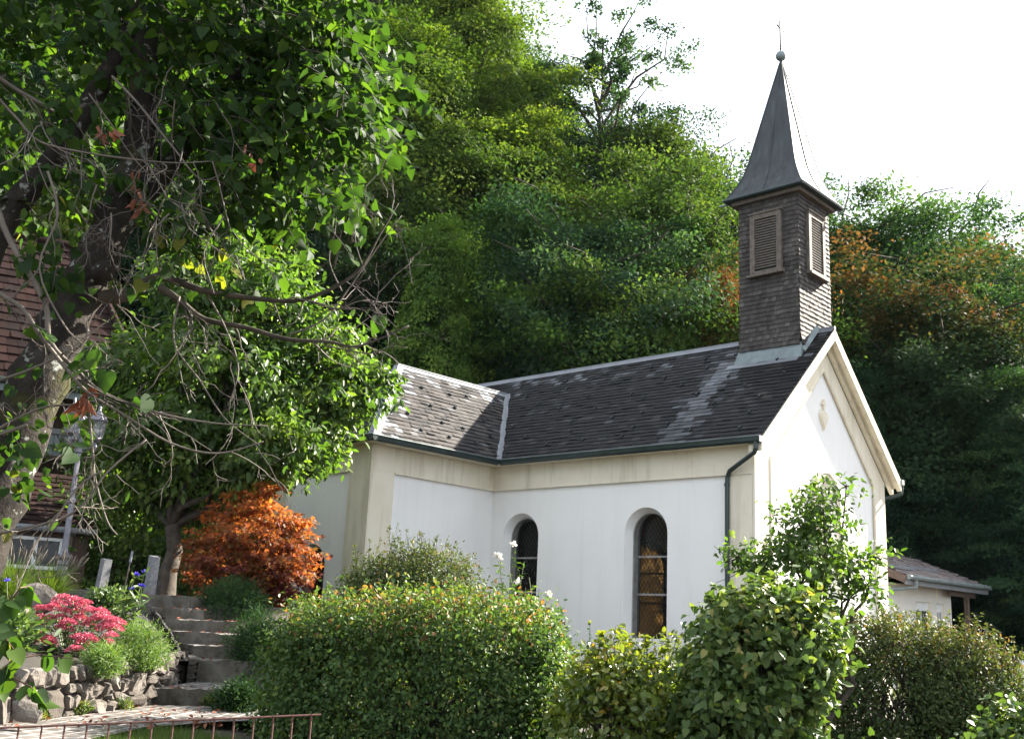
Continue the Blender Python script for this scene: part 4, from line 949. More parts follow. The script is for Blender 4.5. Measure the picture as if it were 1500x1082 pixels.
r_.tube([EA+Z*.03, RA+Z*.05], .09, 8, M['tile'], .6); r_.tube([RA+Z*.04, RB+Z*.04], .10, 8, M['tile'], .6)
r_.build('roof', None, house)
g_ = MB(); g_.obox((EA+EB)/2-Z*.14-back*.0, ex, back, Z, np.linalg.norm(EB-EA)/2-.05, .05, .12, M['greyboard'])
g_.tube([EA-back*.09-Z*.03, EB-back*.09-Z*.03], .075, 8, M['gutter']); g_.tube([EA-back*.09-Z*.03-ex*.06, EA-ex*.02+back*6.6-Z*.03], .07, 8, M['gutter'])
g_.build('gutter', None, house)
w = MB(); ln = np.linalg.norm(EB-EA)
def wq(s0, s1, b, z0, z1, mat, th=.08): w.obox(EA+ex*(s0+s1)/2+back*b+Z*((z0+z1)/2-EA[2]), ex, back, Z, (s1-s0)/2, th, (z1-z0)/2, mat)
wq(.9, ln, 1.5, -.2, EA[2]+.6, M['darkwood'])
w.obox(EA+ex*.9+back*4+Z*(2-EA[2]), back, ex, Z, 2.5, .08, 3.2, M['darkwood'])
w.build('wall', None, house)
ga = MB(); zg = EA[2]-.95
ga.obox(EA+ex*(ln/2+.55)+back*.55+Z*(zg-EA[2]), ex, back, Z, ln/2-.2, .03, .06, M['zinc'])
for k in range(int((ln-.7)/.2)): ga.obox(EA+ex*(.5+k*.2)+back*.58+Z*(zg-.32-EA[2]), ex, back, Z, .094, .015, .25, M['greyboard'])
ga.obox(EA+ex*(ln/2+.55)+back*1.0+Z*(zg-.60-EA[2]), ex, back, Z, ln/2-.2, .45, .04, M['darkwood'])
ga.build('gallery', None, house)
# lean-to annex in front of it
LA = loc(140, 777, 21.5); LB = loc(-150, 752, 19.6); LB[2] = LA[2]; ex2 = nrm(LB-LA); bk2 = nrm(np.array([-ex2[1], ex2[0], 0])); bk2 = bk2 if bk2@FP > 0 else -bk2
base = (LA+LB)/2+bk2; base[2] = gz(base)
sh = thing('garden_shed', 'low wooden lean-to with brown tiled roof and white window behind the street lamp', 'shed', base)
q = MB(); up2 = bk2*1.9+Z*1.25; roof_tiles(q, LA, LB, LB+up2, LA+up2, .19, .17, M['tile'], 5, .022); q.quad(LA-Z*.02, LB-Z*.02, LB+up2-Z*.02, LA+up2-Z*.02, M['tile'], .2)
q.build('roof', None, sh)
q = MB(); q.tube([LA-bk2*.07-Z*.04, LB-bk2*.07-Z*.04], .06, 8, M['zinc']); q.build('gutter', None, sh)
ln2 = np.linalg.norm(LB-LA)
def shp(s, b, z): return LA+ex2*s+bk2*b+Z*(z-LA[2])
q = MB(); zt = LA[2]-.06
s_r = .55; s_l = 1.55; wz1 = zt-.14; wz0 = wz1-.62
for s0, s1, z0, z1 in ((.12, s_r, .5, zt), (s_l, ln2, .5, zt), (s_r, s_l, .5, wz0), (s_r, s_l, wz1, zt)):
    q.obox(shp((s0+s1)/2, .22, (z0+z1)/2), ex2, bk2, Z, (s1-s0)/2, .05, (z1-z0)/2, M['darkwood'])
for k in range(14): q.obox(shp(1.6+k*.28, .16, (zt+.8)/2), ex2, bk2, Z, .012, .012, (zt-.8)/2, M['darkwood'])
q.obox(shp(.12, 1.1, 1.8), bk2, ex2, Z, .9, .05, 1.3, M['darkwood'])
q.obox(shp(.44, .14, (wz0+wz1)/2), ex2, bk2, Z, .05, .03, .42, M['greywood'])
q.build('wall', None, sh)
wf = MB()
for s, z, hs, hz in ((s_r+.03, (wz0+wz1)/2, .03, .31), (s_l-.03, (wz0+wz1)/2, .03, .31), ((s_r+s_l)/2, (wz0+wz1)/2, .04, .309), ((s_r+s_l)/2, wz1-.03, .47, .03), ((s_r+s_l)/2, wz0+.03, .47, .035)):
    wf.obox(shp(s, .19, z), ex2, bk2, Z, hs, .035, hz, M['whitepaint'])
wo = wf.build('window', None, sh)
pn = MB(); pn.obox(shp((s_r+s_l)/2, .21, (wz0+wz1)/2), ex2, bk2, Z, .46, .008, .29, M['pane']); pn.build('pane', None, wo)

# ================================================================== annex house on the right
M['annex'] = flat_mat('annex_plaster', (.66, .63, .56), .85, 0, .05, 1.5)
M['brown'] = flat_mat('brown_boards', (.10, .065, .05), .7, 0, .25, 5)
m = NT('grey_brown_tile'); vv = m.attr('v'); M['tile2'] = m.set(m.ramp(vv, [(0, (.19, .16, .152)), (1, (.34, .29, .275))]), .55, spec=.4)
U0 = 33.0
A = loc(1327, 842, U0); B = loc(1446, 853, U0+4.5); B[2] = A[2]; e1 = nrm(B-A); b1 = nrm(np.array([-e1[1], e1[0], 0])); b1 = b1 if b1@FP > 0 else -b1
base = A+e1*1.5+b1*2; base[2] = gz(base)
an = thing('bungalow', 'low cream annex house with shallow tiled roof right of the gable', 'house', base)
q = MB(); ln = np.linalg.norm(B-A); pk = A+b1*3.3+Z*1.25-e1*.0
roof_tiles(q, A, B, B+b1*3.0+Z*1.15, A+b1*3.0+Z*1.15, .34, .26, M['tile2'], 8, .05)
q.quad(A-Z*.05, B-Z*.05, B+b1*3.0+Z*1.1, A+b1*3.0+Z*1.1, M['brown']); q.quad(A+b1*3+Z*1.15, B+b1*3+Z*1.15, B+b1*6, A+b1*6, M['tile2'])
q.obox(A+e1*.9+b1*.55+Z*.30, e1, b1, Z, .9, .05, .05, M['zinc']); q.obox(A+e1*3.2+b1*.85+Z*.40, e1, b1, Z, 1.1, .05, .05, M['zinc'])
q.build('roof', None, an)
q = MB(); q.tube([A-b1*.10-Z*.05, B-b1*.10-Z*.05], .08, 8, M['lead']); q.obox(A+e1*ln/2-Z*.18+b1*.02, e1, b1, Z, ln/2, .04, .09, M['zinc'])
q.tube([A-b1*.1-Z*.1+e1*.5, A-b1*.1-Z*.34+e1*.5, A+b1*.6-Z*.5-e1*.6], .05, 8, M['lead']); q.obox(A+b1*1.4+Z*.42-e1*.02, nrm(b1*3+Z*1.15), e1, nrm(np.cross(e1, nrm(b1*3+Z*1.15))), 1.5, .03, .12, M['brown']); q.build('gutter', None, an)
q = MB(); zt = A[2]-.2
def aw(s0, s1, b, z0, z1, mat, th=.1): q.obox(A+e1*(s0+s1)/2+b1*b+Z*((z0+z1)/2-A[2]), e1, b1, Z, (s1-s0)/2, th, (z1-z0)/2, mat)
# wall line with window openings
wh, ws = A[2]-.70, A[2]-1.9
cuts = [(-2.6, 2.05, None), (2.05, 3.2, 1), (3.2, 3.65, None), (3.65, 4.15, 1), (4.15, 4.7, None)]
for s0, s1, o_ in cuts:
    b = .75 if s0 < 3.3 else .70
    if o_ is None: aw(s0, s1, b, 0, zt, M['annex'])
    else: aw(s0, s1, b, 0, ws, M['annex']); aw(s0, s1, b, wh, zt, M['annex'])
q.obox(A+e1*4.62+b1*2.35+Z*(1.4-A[2]), b1, e1, Z, 1.5, .08, 1.9, M['annex'])
q.build('wall', None, an)
for s0, s1, b in ((2.05, 3.2, .75), (3.65, 4.15, .70)):
    q = MB(); c = A+e1*(s0+s1)/2+b1*(b+.03)
    q.obox(c+Z*(wh-.14-A[2]), e1, b1, Z, (s1-s0)/2, .04, .14, M['whitepaint'])
    for sx in (s0+.03, s1-.03, (s0+s1)/2): q.obox(A+e1*sx+b1*(b+.03)+Z*((ws+wh)/2-A[2]), e1, b1, Z, .03, .038, (wh-ws)/2, M['whitepaint'])
    wo = q.build('window', None, an)
    q = MB(); q.obox(c+b1*.03+Z*((ws+wh)/2-A[2]), e1, b1, Z, (s1-s0)/2, .01, (wh-ws)/2, M['pane']); q.build('pane', None, wo)
q = MB(); q.obox(A-e1*1.1+b1*.2+Z*(-1.35), e1, nrm(b1*.95+Z*.2), nrm(Z-b1*.2), 1.1, .55, .03, M['whitepaint']); q.build('awning', None, an)
q = MB(); pp = A+e1*(ln-1.0)+b1*.35; q.obox(pp-Z*1.75, e1, b1, Z, .07, .07, 1.45, M['brown']); q.obox(A+e1*(ln-1.4)+b1*.35-Z*.33, e1, b1, Z, 1.0, .07, .09, M['brown']); q.build('post', None, an)

# ================================================================== street lamp
M['silver'] = flat_mat('silvery_lamp_iron', (.15, .145, .165), .4, .45, .2)
LP = loc(86, 868, 17.6); LP[2] = gz(LP)
lamp = thing('street_lamp', 'three-lantern cast iron street lamp behind the ornamental grass', 'street lamp', LP)
q = MB(); H = loc(108, 655, 17.6)[2]-LP[2]
q.lathe([(.16, -.2), (.16, .08), (.12, .12), (.085, .30), (.08, .52), (.10, .54), (.10, .60), (.075, .62), (.115, .66), (.115, .70), (.07, .73), (.056, .80), (.050, H*.62), (.062, H*.63), (.062, H*.645), (.045, H*.66), (.038, H-.1), (.06, H-.08), (.06, H-.02), (.035, H), (.03, H+.35)], LP, 14, M['silver'], flute=.10)
q.build('pole', None, lamp, smooth=False)
m = NT('lantern_glass'); tr = m.n('ShaderNodeBsdfTransparent'); m.set((.40, .40, .42), .2, spec=.3); ms = m.n('ShaderNodeMixShader'); ms.inputs[0].default_value = .35
m.l(tr.outputs[0], ms.inputs[1]); m.l(m.b.outputs[0], ms.inputs[2]); m.l(ms.outputs[0], m.out.inputs['Surface']); M['lglass'] = m.mat
M['bulb'] = flat_mat('white_bulb', (.5, .5, .49), .3, 0, .02)
top = LP+Z*(H+.02)
for k, ang in enumerate((2.2, 4.3, .2)):
    o = top+np.array([math.cos(yawr+ang), math.sin(yawr+ang), 0])*.24+Z*(.14+.05*(k == 1))
    q = MB(); q.tube([top-Z*.05, top+(o-top)*.5-Z*.10, o-Z*.12], .016, 6, M['silver']); q.lathe([(.02, -.2), (.035, -.12), (.02, -.06), (.09, -.01), (.095, .01), (.09, .02)], o, 8, M['silver'])
    q.lathe([(.15, .30), (.16, .32), (.11, .40), (.05, .45), (.03, .48), (.02, .52), (.028, .54), (.006, .60)], o, 6, M['silver'])
    for i in range(6):
        a = 2*math.pi*i/6; q.tube([o+np.array([.09*math.cos(a), .09*math.sin(a), .02]), o+np.array([.14*math.cos(a), .14*math.sin(a), .30])], .009, 4, M['silver'])
    lo = q.build('lantern', None, lamp)
    q = MB(); q.lathe([(.086, .022), (.135, .298)], o, 6, M['lglass']); q.build('lantern_glass', None, lo)
    q = MB(); q.lathe([(.01, .05)]+[(.05*math.cos(a), .13+.055*math.sin(a)) for a in np.linspace(-1.2, 1.4, 8)], o, 10, M['bulb']); q.build('bulb', None, lo, smooth=True)

# ================================================================== path, steps, wall, planting bed
m = NT('cobbles'); g = m.n('ShaderNodeNewGeometry'); mp = m.n('ShaderNodeMapping'); mp.inputs['Rotation'].default_value = (0, 0, yawr+.25); m.l(g.outputs['Position'], mp.inputs['Vector'])
nz_ = m.n('ShaderNodeTexNoise'); nz_.inputs['Scale'].default_value = 3.0; m.l(mp.outputs['Vector'], nz_.inputs['Vector'])
wv = m.mix(.07, mp.outputs['Vector'], nz_.outputs['Color']); bk = m.n('ShaderNodeTexBrick'); m.l(wv, bk.inputs['Vector'])
bk.inputs['Scale'].default_value = 1.0; bk.inputs['Brick Width'].default_value = .24; bk.inputs['Row Height'].default_value = .15; bk.inputs['Mortar Size'].default_value = .014; bk.inputs['Mortar Smooth'].default_value = .3
bk.inputs['Color1'].default_value = (.07, .061, .054, 1); bk.inputs['Color2'].default_value = (.12, .104, .09, 1); bk.inputs['Mortar'].default_value = (.30, .29, .28, 1)
c = m.mix(m.ramp(m.noise(2.2, 5, vec=g.outputs['Position']), [(.4, (0, 0, 0)), (.7, (.6, .6, .6))]), bk.outputs['Color'], (.055, .048, .04)); m.bump(bk.outputs['Fac'], -.6, .02); M['cobble'] = m.set(c, .8, spec=.3)
m = NT('rough_step_stone'); g = m.n('ShaderNodeNewGeometry'); vo = m.n('ShaderNodeTexVoronoi', feature='DISTANCE_TO_EDGE'); vo.inputs['Scale'].default_value = 2.6
nz_ = m.n('ShaderNodeTexNoise'); nz_.inputs['Scale'].default_value = 5; m.l(g.outputs['Position'], nz_.inputs['Vector']); m.l(m.mix(.12, g.outputs['Position'], nz_.outputs['Color']), vo.inputs['Vector'])
c = m.ramp(m.noise(6, 6, .65, vec=g.outputs['Position']), [(.3, (.040, .036, .026)), (.7, (.145, .127, .108))]); c = m.mix(m.ramp(vo.outputs['Distance'], [(.01, (.12, .12, .12)), (.3, (0, 0, 0))]), c, (.36, .35, .33))
m.bump(m.noise(20, 5, vec=g.outputs['Position']), .5, .03); M['stone'] = m.set(c, .9, spec=.2)
m = NT('rubble_stone'); vv = m.attr('v'); c = m.ramp(vv, [(0, (.07, .06, .05)), (.5, (.12, .104, .09)), (1, (.18, .16, .14))]); c = m.mix(m.ramp(m.noise(7, 6, .65), [(.45, (0, 0, 0)), (.7, (.7, .7, .7))]), c, (.055, .048, .04)); m.bump(m.noise(22, 5, .65), .6, .03); M['rubble'] = m.set(c, .92, spec=.2)
M['mortar'] = flat_mat('earthy_mortar', (.085, .073, .06), .95, 0, .3, 8, .4)
M['granite'] = flat_mat('granite_post', (.15, .15, .158), .85, 0, .35, 24, .4)
pz = .55
PA = [onz(x, y, pz) for x, y in ((-260, 1110), (20, 1056), (140, 1044), (222, 1032))]
R1 = [onz(x, y, pz) for x, y in ((222, 1031), (312, 1034), (420, 1040))]
q = MB(); far = PA+R1[1:]; near = [onz(x, y, .50) for x, y in ((-300, 1400), (-60, 1200), (110, 1086), (215, 1064), (320, 1056), (480, 1052))]
q.add(far+near[::-1], [tuple(range(len(far)+len(near)))], M['cobble']); o = q.build('path'); tag(o, kind='structure')
steps = thing('garden_steps', 'old stone garden steps climbing from the cobbled path to the lamp terrace', 'steps', (R1[0]+R1[1])/2)
def step(fl, fr, z0, z1, depth_to_l, depth_to_r, name='step', mat='cobble'):
    """one block: front edge fl-fr, reaching back to the given points"""
    q = MB(); a, b, c2, d2 = fl, fr, depth_to_r, depth_to_l; rng = np.random.default_rng(int(z1*1000)); n = 14
    f0 = [a+(b-a)*i/n for i in range(n+1)]; b0 = [d2+(c2-d2)*i/n for i in range(n+1)]
    fr_ = [np.array([p[0]+rng.normal()*.012, p[1]+rng.normal()*.012, z1+rng.normal()*.008]) for p in f0]
    q.add([np.array([p[0], p[1], z0-.2]) for p in f0]+fr_, [(i, i+1, n+2+i, n+1+i) for i in range(n)], M['stone'])
    q.add(fr_+[np.array([p[0], p[1], z1+.002]) for p in b0], [(i, i+1, n+2+i, n+1+i) for i in range(n)], M[mat])
    for e, g_ in ((a, d2), (b, c2)): q.add([np.array([e[0], e[1], z0-.2]), np.array([g_[0], g_[1], z0-.2]), np.array([g_[0], g_[1], z1]), np.array([e[0], e[1], z1])], [(0, 1, 2, 3)], M['stone'])
    return q.build(name, None, steps)
edges = [((290, 966), (405, 969), 14.6), ((284, 945), (400, 949), 15.0), ((262, 924), (375, 930), 15.4), ((244, 905), (345, 911), 15.8), ((222, 889), (300, 893), 16.2), ((205, 869), (280, 874), 16.6)]
EP = [(onz(222, 1007, .72), onz(330, 1010, .72), .72)]
for a, b, u in edges:
    p, r_ = loc(*a, u), loc(*b, u); EP.append((p, r_, float((p[2]+r_[2])/2)))
prev = pz
for i, (a, b, z) in enumerate(EP):
    if i+1 < len(EP): bl, br, _ = EP[i+1]; dd = nrm((bl+br-a-b)*np.array([1, 1, 0])); bl, br = bl+dd*.05-(bl-a)*0, br+dd*.05
    else: bl, br = a+FP*1.2, b+FP*1.2
    step(a, b, prev, z, bl, br, 'landing' if i == 0 else 'step'); prev = z
# rubble retaining wall, curved
wp = [onz(x, y, pz) for x, y in ((-140, 1078), (-20, 1062), (60, 1054), (140, 1044), (206, 1034))]+[onz(227, 1010, .72), onz(247, 1003, .72), onz(266, 997, .72), onz(280, 991, .72), loc(287, 985, 14.5)]
wp = [np.array([p[0], p[1], pz if i < 5 else (.66, .72, .72, .72, .74)[i-5]]) for i, p in enumerate(wp)]
topz = [1.02, 1.03, 1.04, 1.05, 1.08, 1.10, 1.10, 1.10, 1.08, 1.02]
seg = [np.linalg.norm((b-a)[:2]) for a, b in zip(wp[:-1], wp[1:])]; cum = np.concatenate([[0], np.cumsum(seg)])
def walk(s):
    return np.array([np.interp(s, cum, [p[k] for p in wp]) for k in range(3)]), float(np.interp(s, cum, topz))
def wdir(s):
    a, _ = walk(max(0, s-.05)); b, _ = walk(min(cum[-1], s+.05)); t = nrm((b-a)*np.array([1, 1, 0])); n = np.array([-t[1], t[0], 0]); return t, (n if n@(RP*.6-FP) > 0 else -n)
rwall = thing('retaining_wall', 'low rubble stone wall holding the flower bed beside the steps', 'wall', wp[4])
q = MB(); n = 60; rows = []
for i in range(n+1):
    s = cum[-1]*i/n; p, zt = walk(s); t, no = wdir(s); rows.append([p-no*.06-Z*.4, np.array([*(p-no*.10)[:2], zt-.03]), np.array([*(p-no*.35)[:2], zt-.03])])
q.add([p for r_ in rows for p in r_], [f for i in range(n) for f in ((i*3, i*3+3, i*3+4, i*3+1), (i*3+1, i*3+4, i*3+5, i*3+2))], M['mortar']); core = q.build('mortar_core', None, rwall)
rng = np.random.default_rng(5)
import bmesh
def rock_mesh(seed, sub=2):
    rg = np.random.default_rng(seed); bm = bmesh.new(); bmesh.ops.create_icosphere(bm, subdivisions=sub, radius=1)
    pl = [(nrm(rg.normal(size=3)), rg.uniform(.55, .85)) for _ in range(9)]
    for v in bm.verts:
        c_ = np.array(v.co)
        for n_, d_ in pl:
            k_ = c_@n_-d_
            if k_ > 0: c_ = c_-n_*k_*.9
        v.co = Vector((c_*(1+rg.normal()*.03)).tolist())
    vs_ = np.array([v.co[:] for v in bm.verts]); fs_ = [tuple(v.index for v in f.verts) for f in bm.faces]; bm.free(); return vs_, fs_
ROCKS = [rock_mesh(k) for k in range(9)]
def put_rock(mb, c_, t, n_, hs, hz, hd, v, mat='rubble'):
    vs_, fs_ = ROCKS[rng.integers(9)]; a = rng.normal()*.25; up = nrm(Z+t*a); tt = nrm(t-up*(t@up)); nd = np.cross(tt, up)
    mb.add([c_+tt*p[0]*hs*1.15+up*p[2]*hz*1.15+nd*p[1]*hd for p in vs_], fs_, M[mat], v)
q = MB()
def cell(s0, s1, f0, f1, v):          # one fitted stone: irregular polygon with a bulging broken face
    k = 9; cs, cf, hs, hf = (s0+s1)/2, (f0+f1)/2, (s1-s0)/2, (f1-f0)/2; ring = []
    for i in range(k):
        a = 2*math.pi*(i+rng.uniform(-.25, .25))/k; e = (abs(math.cos(a))**5+abs(math.sin(a))**5)**(-.2)*rng.uniform(.88, 1.02); ring.append((cs+hs*e*math.cos(a), cf+hf*e*math.sin(a)))
    tl, tr_ = rng.normal()*.02, rng.normal()*.02; dp = rng.uniform(.012, .04)
    def W(s_, f_, d_):
        s_ = min(max(s_, 0), cum[-1]); p, zt = walk(s_); t, no = wdir(s_); return p+Z*((zt-p[2]+.05)*f_-.05)+no*(d_-.055)
    R0 = [W(a, b, -.05) for a, b in ring]; R1_ = [W(cs+(a-cs)*.97, cf+(b-cf)*.97, dp*.55+rng.normal()*.006) for a, b in ring]; R2_ = [W(cs+(a-cs)*.72, cf+(b-cf)*.72, dp+.015+rng.normal()*.010+tl*(a-cs)/hs+tr_*(b-cf)/hf) for a, b in ring]; c0 = W(cs, cf, dp+.018+rng.normal()*.008)
    q.add(R0+R1_+R2_+[c0], [(i, (i+1) % k, k+(i+1) % k, k+i) for i in range(k)]+[(k+i, k+(i+1) % k, 2*k+(i+1) % k, 2*k+i) for i in range(k)]+[(2*k+i, 2*k+(i+1) % k, 3*k) for i in range(k)], M['rubble'], v)
s = 0.0
while s < cum[-1]:                    # stacks of stones of uneven width and height
    wd = rng.uniform(.16, .42); n_ = rng.integers(2, 5); cuts_ = np.sort(np.concatenate([[0, 1.02], (np.arange(1, n_)+rng.uniform(-.28, .28, n_-1))/n_]))
    for f0, f1 in zip(cuts_[:-1], cuts_[1:]):
        if wd > .26 and rng.random() < .5 and f1-f0 < .45:
            m_ = s+wd*rng.uniform(.35, .65); cell(s-.01, m_-.006, f0, f1-.015, float(rng.random())); cell(m_+.006, s+wd+.01, f0, f1-.015, float(rng.random()))
        else: cell(s-.02*rng.random(), s+wd-.004, f0, f1-.015, float(rng.random()))
    s += wd
q.build('stone_facing', None, rwall)
M['bedsoil'] = flat_mat('dark_bed_soil', (.022, .017, .012), .95, 0, .4, 12, .5)
# planting bed behind the wall
bl_ = [np.array([*loc(x, 870, 17.0)[:2], 1.76]) for x in (-330, -200, -90, 0, 60, 105, 140, 170, 190, 205)]
q = MB(); nn_ = 40; mm_ = 14; vs_ = []
for i in range(nn_+1):
    s = cum[-1]*i/nn_; p, zt = walk(s); t, no = wdir(s); a = np.array([*(p-no*.16)[:2], zt-.05]); f = i/nn_*9; k = min(8, int(f)); b = bl_[k]+(bl_[k+1]-bl_[k])*(f-k)
    for j in range(mm_+1):
        w_ = j/mm_; pt = a+(b-a)*w_; pt[2] += .12*math.sin(math.pi*w_)+rng.normal()*.012; vs_.append(pt)
q.add(vs_, [(i*(mm_+1)+j, i*(mm_+1)+j+1, (i+1)*(mm_+1)+j+1, (i+1)*(mm_+1)+j) for i in range(nn_) for j in range(mm_)], M['bedsoil']); o = q.build('planting_bed', smooth=True); tag(o, kind='structure')
BED = np.array(vs_).reshape(nn_+1, mm_+1, 3)
m = NT('gravel_stone'); M['gravel'] = m.set(m.ramp(m.attr('v'), [(0, (.035, .031, .028)), (.6, (.075, .068, .062)), (1, (.15, .14, .13))]), .9, spec=.2)
q = MB()
for k in range(9000):
    i, j = min(nn_-1, int(nn_*rng.uniform(.3, 1)**.6)), rng.integers(0, mm_); p = BED[i, j]+(BED[i+1, j]-BED[i, j])*rng.random()+(BED[i, j+1]-BED[i, j])*rng.random()
    r_ = rng.uniform(.010, .026); a = runit(rng, 1)[0]; b = nrm(np.cross(a, Z)); c2 = np.cross(a, b)
    q.add([p+Z*r_*.4+a*r_, p+Z*r_*.4-a*r_, p+Z*r_*.4+b*r_*.8, p+Z*r_*.4-b*r_*.8, p+Z*r_*.4+c2*r_*.6, p+Z*r_*.4-c2*r_*.6], [(0, 2, 4), (2, 1, 4), (1, 3, 4), (3, 0, 4), (2, 0, 5), (1, 2, 5), (3, 1, 5), (0, 3, 5)], M['gravel'], float(rng.random()))
o = q.build('gravel'); tag(o, kind='stuff')
def rock(px, py, z, hs, hz, lab, seed):
    p = loc(px, py, z); q = MB(); put_rock(q, np.zeros(3)+Z*hz*.5, RP, -FP, hs, hz, hs*.8, .75); o = q.build('boulder', smooth=False); o.location = p; tag(o, lab, 'rock')
rock(35, 1052, 9.9, .14, .10, 'pale flat-topped boulder at the foot of the rubble wall by the fence', 1)
rock(50, 893, 13.4, .24, .2, 'grey rock in the bed below the ornamental grass', 2)
rock(18, 905, 13.0, .17, .13, 'smaller dark rock left of the grey rock in the bed', 3)
# granite posts on the terrace
for px, lab, hpx, sk_ in ((144, 'darker narrow granite post left of the leaning rake handle', 54, .06), (217, 'pale granite post right of the leaning rake handle, at the top of the steps', 58, .03)):
    p = loc(px, 872, 17.9); z0 = gz(p); zt = loc(px, 872-hpx, 17.9)[2]; q = MB(); h = .075
    lo = [(p[0]+a*h, p[1]+b*h, 1.55) for a, b in ((-1, -1), (1, -1), (1, 1), (-1, 1))]; hi = [(p[0]+a*h*.9+RP[0]*sk_, p[1]+b*h*.9+RP[1]*sk_, zt+.012*a) for a, b in ((-1, -1), (1, -1), (1, 1), (-1, 1))]
    q.hexa(lo, hi, M['granite']); o = q.build('granite_post', loc=(p[0], p[1], 1.75)); tag(o, lab, 'post', 'granite posts on the terrace')
a, b = loc(180, 870, 18.2), loc(194, 808, 18.4); q = MB(); q.tube([a-Z*.1, b], .012, 6, M['greywood']); q.tube([a+(b-a)*.75, b+(b-a)*.02], .02, 6, M['greyboard']); o = q.build('tool_handle', loc=a); tag(o, 'thin tool handle leaning between the two granite posts', 'tool')
# little stone plinth by the lamp
p = loc(110, 872, 17.2); q = MB(); q.box(-.28, .28, -.2, .2, -.3, .16, M['stone']); o = q.build('stone_plinth'); o.location = (p[0], p[1], 1.72); o.rotation_euler = (0, 0, yawr); tag(o, 'squat grey stone block beside the lamp foot', 'stone')

# ================================================================== plants of the bed
def bedz(p):
    d = (BED[..., 0]-p[0])**2+(BED[..., 1]-p[1])**2; i = np.unravel_index(np.argmin(d), d.shape); return BED[i][2]
def on_bed(px, py, u):
    p = loc(px, py, u); p[2] = bedz(p); return p
sb = on_bed(105, 960, 12.0); sed = thing('sedum_plant', 'bushy stonecrop covered in crimson-pink flower heads on the wall top', 'plant', sb); rng = np.random.default_rng(8)
st = MB(); PL = []; DL = []; NL = []; heads = [(93, 878), (107, 880), (125, 882), (60, 892), (78, 890), (95, 895), (110, 897), (130, 893), (148, 898), (45, 903), (58, 907), (72, 905), (90, 907), (115, 906), (135, 908), (155, 905), (168, 910), (48, 916), (95, 920), (130, 917), (152, 920), (165, 920), (55, 930), (72, 938), (66, 940), (115, 936), (128, 938), (157, 938), (110, 950), (42, 925), (86, 885), (118, 888), (143, 905), (162, 930), (100, 912)]
hm = None
vv_ = rng.normal(size=(420, 3))
for k, (px, py) in enumerate(heads):
    u = 12.0+(930-py)*.008+rng.normal()*.1; h = loc(px, py, u); f = sb+(h-sb)*np.array([.45, .45, 0]); f[2] = bedz(f); pts = bend(rng, f, h, 5, .02, .03); st.tube(pts, [.008, .007, .006, .006, .005], 5, M['stem'])
    for i in range(16):
        w_ = rng.uniform(.2, .95); PL.append(f+(h-f)*w_); DL.append(nrm(runit(rng, 1)[0]*np.array([1, 1, .2])+Z*.3)); NL.append(nrm(Z+rng.normal(size=3)*.3))
    if hm is None:
        a = rng.uniform(0, 6.28, 360); r_ = .105*np.sqrt(rng.random(360)); pp = np.stack([r_*np.cos(a), r_*np.sin(a), .065*(1-(r_/.105)**2)+rng.normal(size=360)*.006], 1)
        hm = leaf_mesh('flower_head', pp, nrm(pp*np.array([1, 1, .2])+rng.normal(size=(360, 3))*.03+Z*.05), nrm(Z+rng.normal(size=(360, 3))*.5), .02, 'oval', .8, rng=rng, mat=M['pink'])
    o = link('flower_head', hm, sed, h-Z*.02); s_ = rng.uniform(.75, 1.15); o.scale = (s_, s_, s_*rng.uniform(.8, 1.2)); o.rotation_euler = (rng.normal()*.2, rng.normal()*.2, rng.uniform(0, 6))
st.build('stem', None, sed); leaf_obj('foliage', sed, (np.array(PL), np.array(DL), np.array(NL)), .075, rng, M['lf_sedum'], kind='oval', aspect=.5)
def mound(name, label, cat, c, r, n, size, mat, kind, aspect, seed, up=.3, per=30, cr=.08, upd=.5, stems=0, **kw):
    rng = np.random.default_rng(seed); b = np.asarray(c, float); t = thing(name, label, cat, b)
    P, D, N, V = lobe_leaves(rng, [(b+Z*r[2]*.5, r)], n//per, per, cr, .8, shell=.3); k = P[:, 2] > b[2]-.05
    D = nrm(D+Z*upd); leaf_obj('foliage', t, (P[k], D[k], N[k], V[k]), size, rng, M[mat], b, kind=kind, aspect=aspect, **kw)
    q = MB()
    for i in range(12): q.tube(bend(rng, b, b+runit(rng, 1)[0]*np.array(r)*.8*np.array([1, 1, .5])+Z*r[2]*.8, 4), [.01, .008, .006, .004], 4, cap=False)
    q.build('stem', M['twigd'], t); return t
mound('juniper', 'low bright green spreading juniper right of the pink stonecrop', 'shrub', on_bed(200, 952, 12.6), (.34, .34, .30), 9000, .045, 'lf_jun', 'needle', .22, 1, cr=.06)
mound('juniper', 'small bright green juniper tuft below the pink stonecrop', 'shrub', on_bed(150, 968, 11.6), (.22, .2, .18), 4000, .045, 'lf_jun', 'needle', .22, 2, cr=.05)
mound('low_conifer', 'dark green low conifer bush between the steps and the maple', 'shrub', np.array([*loc(335, 905, 17.4)[:2], 1.2]), (.85, .5, .62), 20000, .07, 'lf_dark', 'needle', .2, 3, cr=.08)
mound('low_conifer', 'dark green low conifer bush beside the lower steps, next to the big hedge', 'shrub', np.array([*loc(382, 950, 15.0)[:2], .75]), (.50, .40, .60), 13000, .07, 'lf_dark', 'needle', .2, 4, cr=.08)
mound('box_bush', 'small dark box bush at the corner of the lowest step', 'shrub', np.array([*onz(346, 1050, .45)[:2], .42]), (.24, .24, .30), 8000, .04, 'lf_dark', 'oval', .45, 5, cr=.06)
mound('leafy_clump', 'green lance-leaved clump left of the pink stonecrop', 'plant', on_bed(-5, 955, 11.6), (.34, .3, .22), 2000, .11, 'lf_sedum', 'oval', .38, 6, cr=.1, upd=.8)
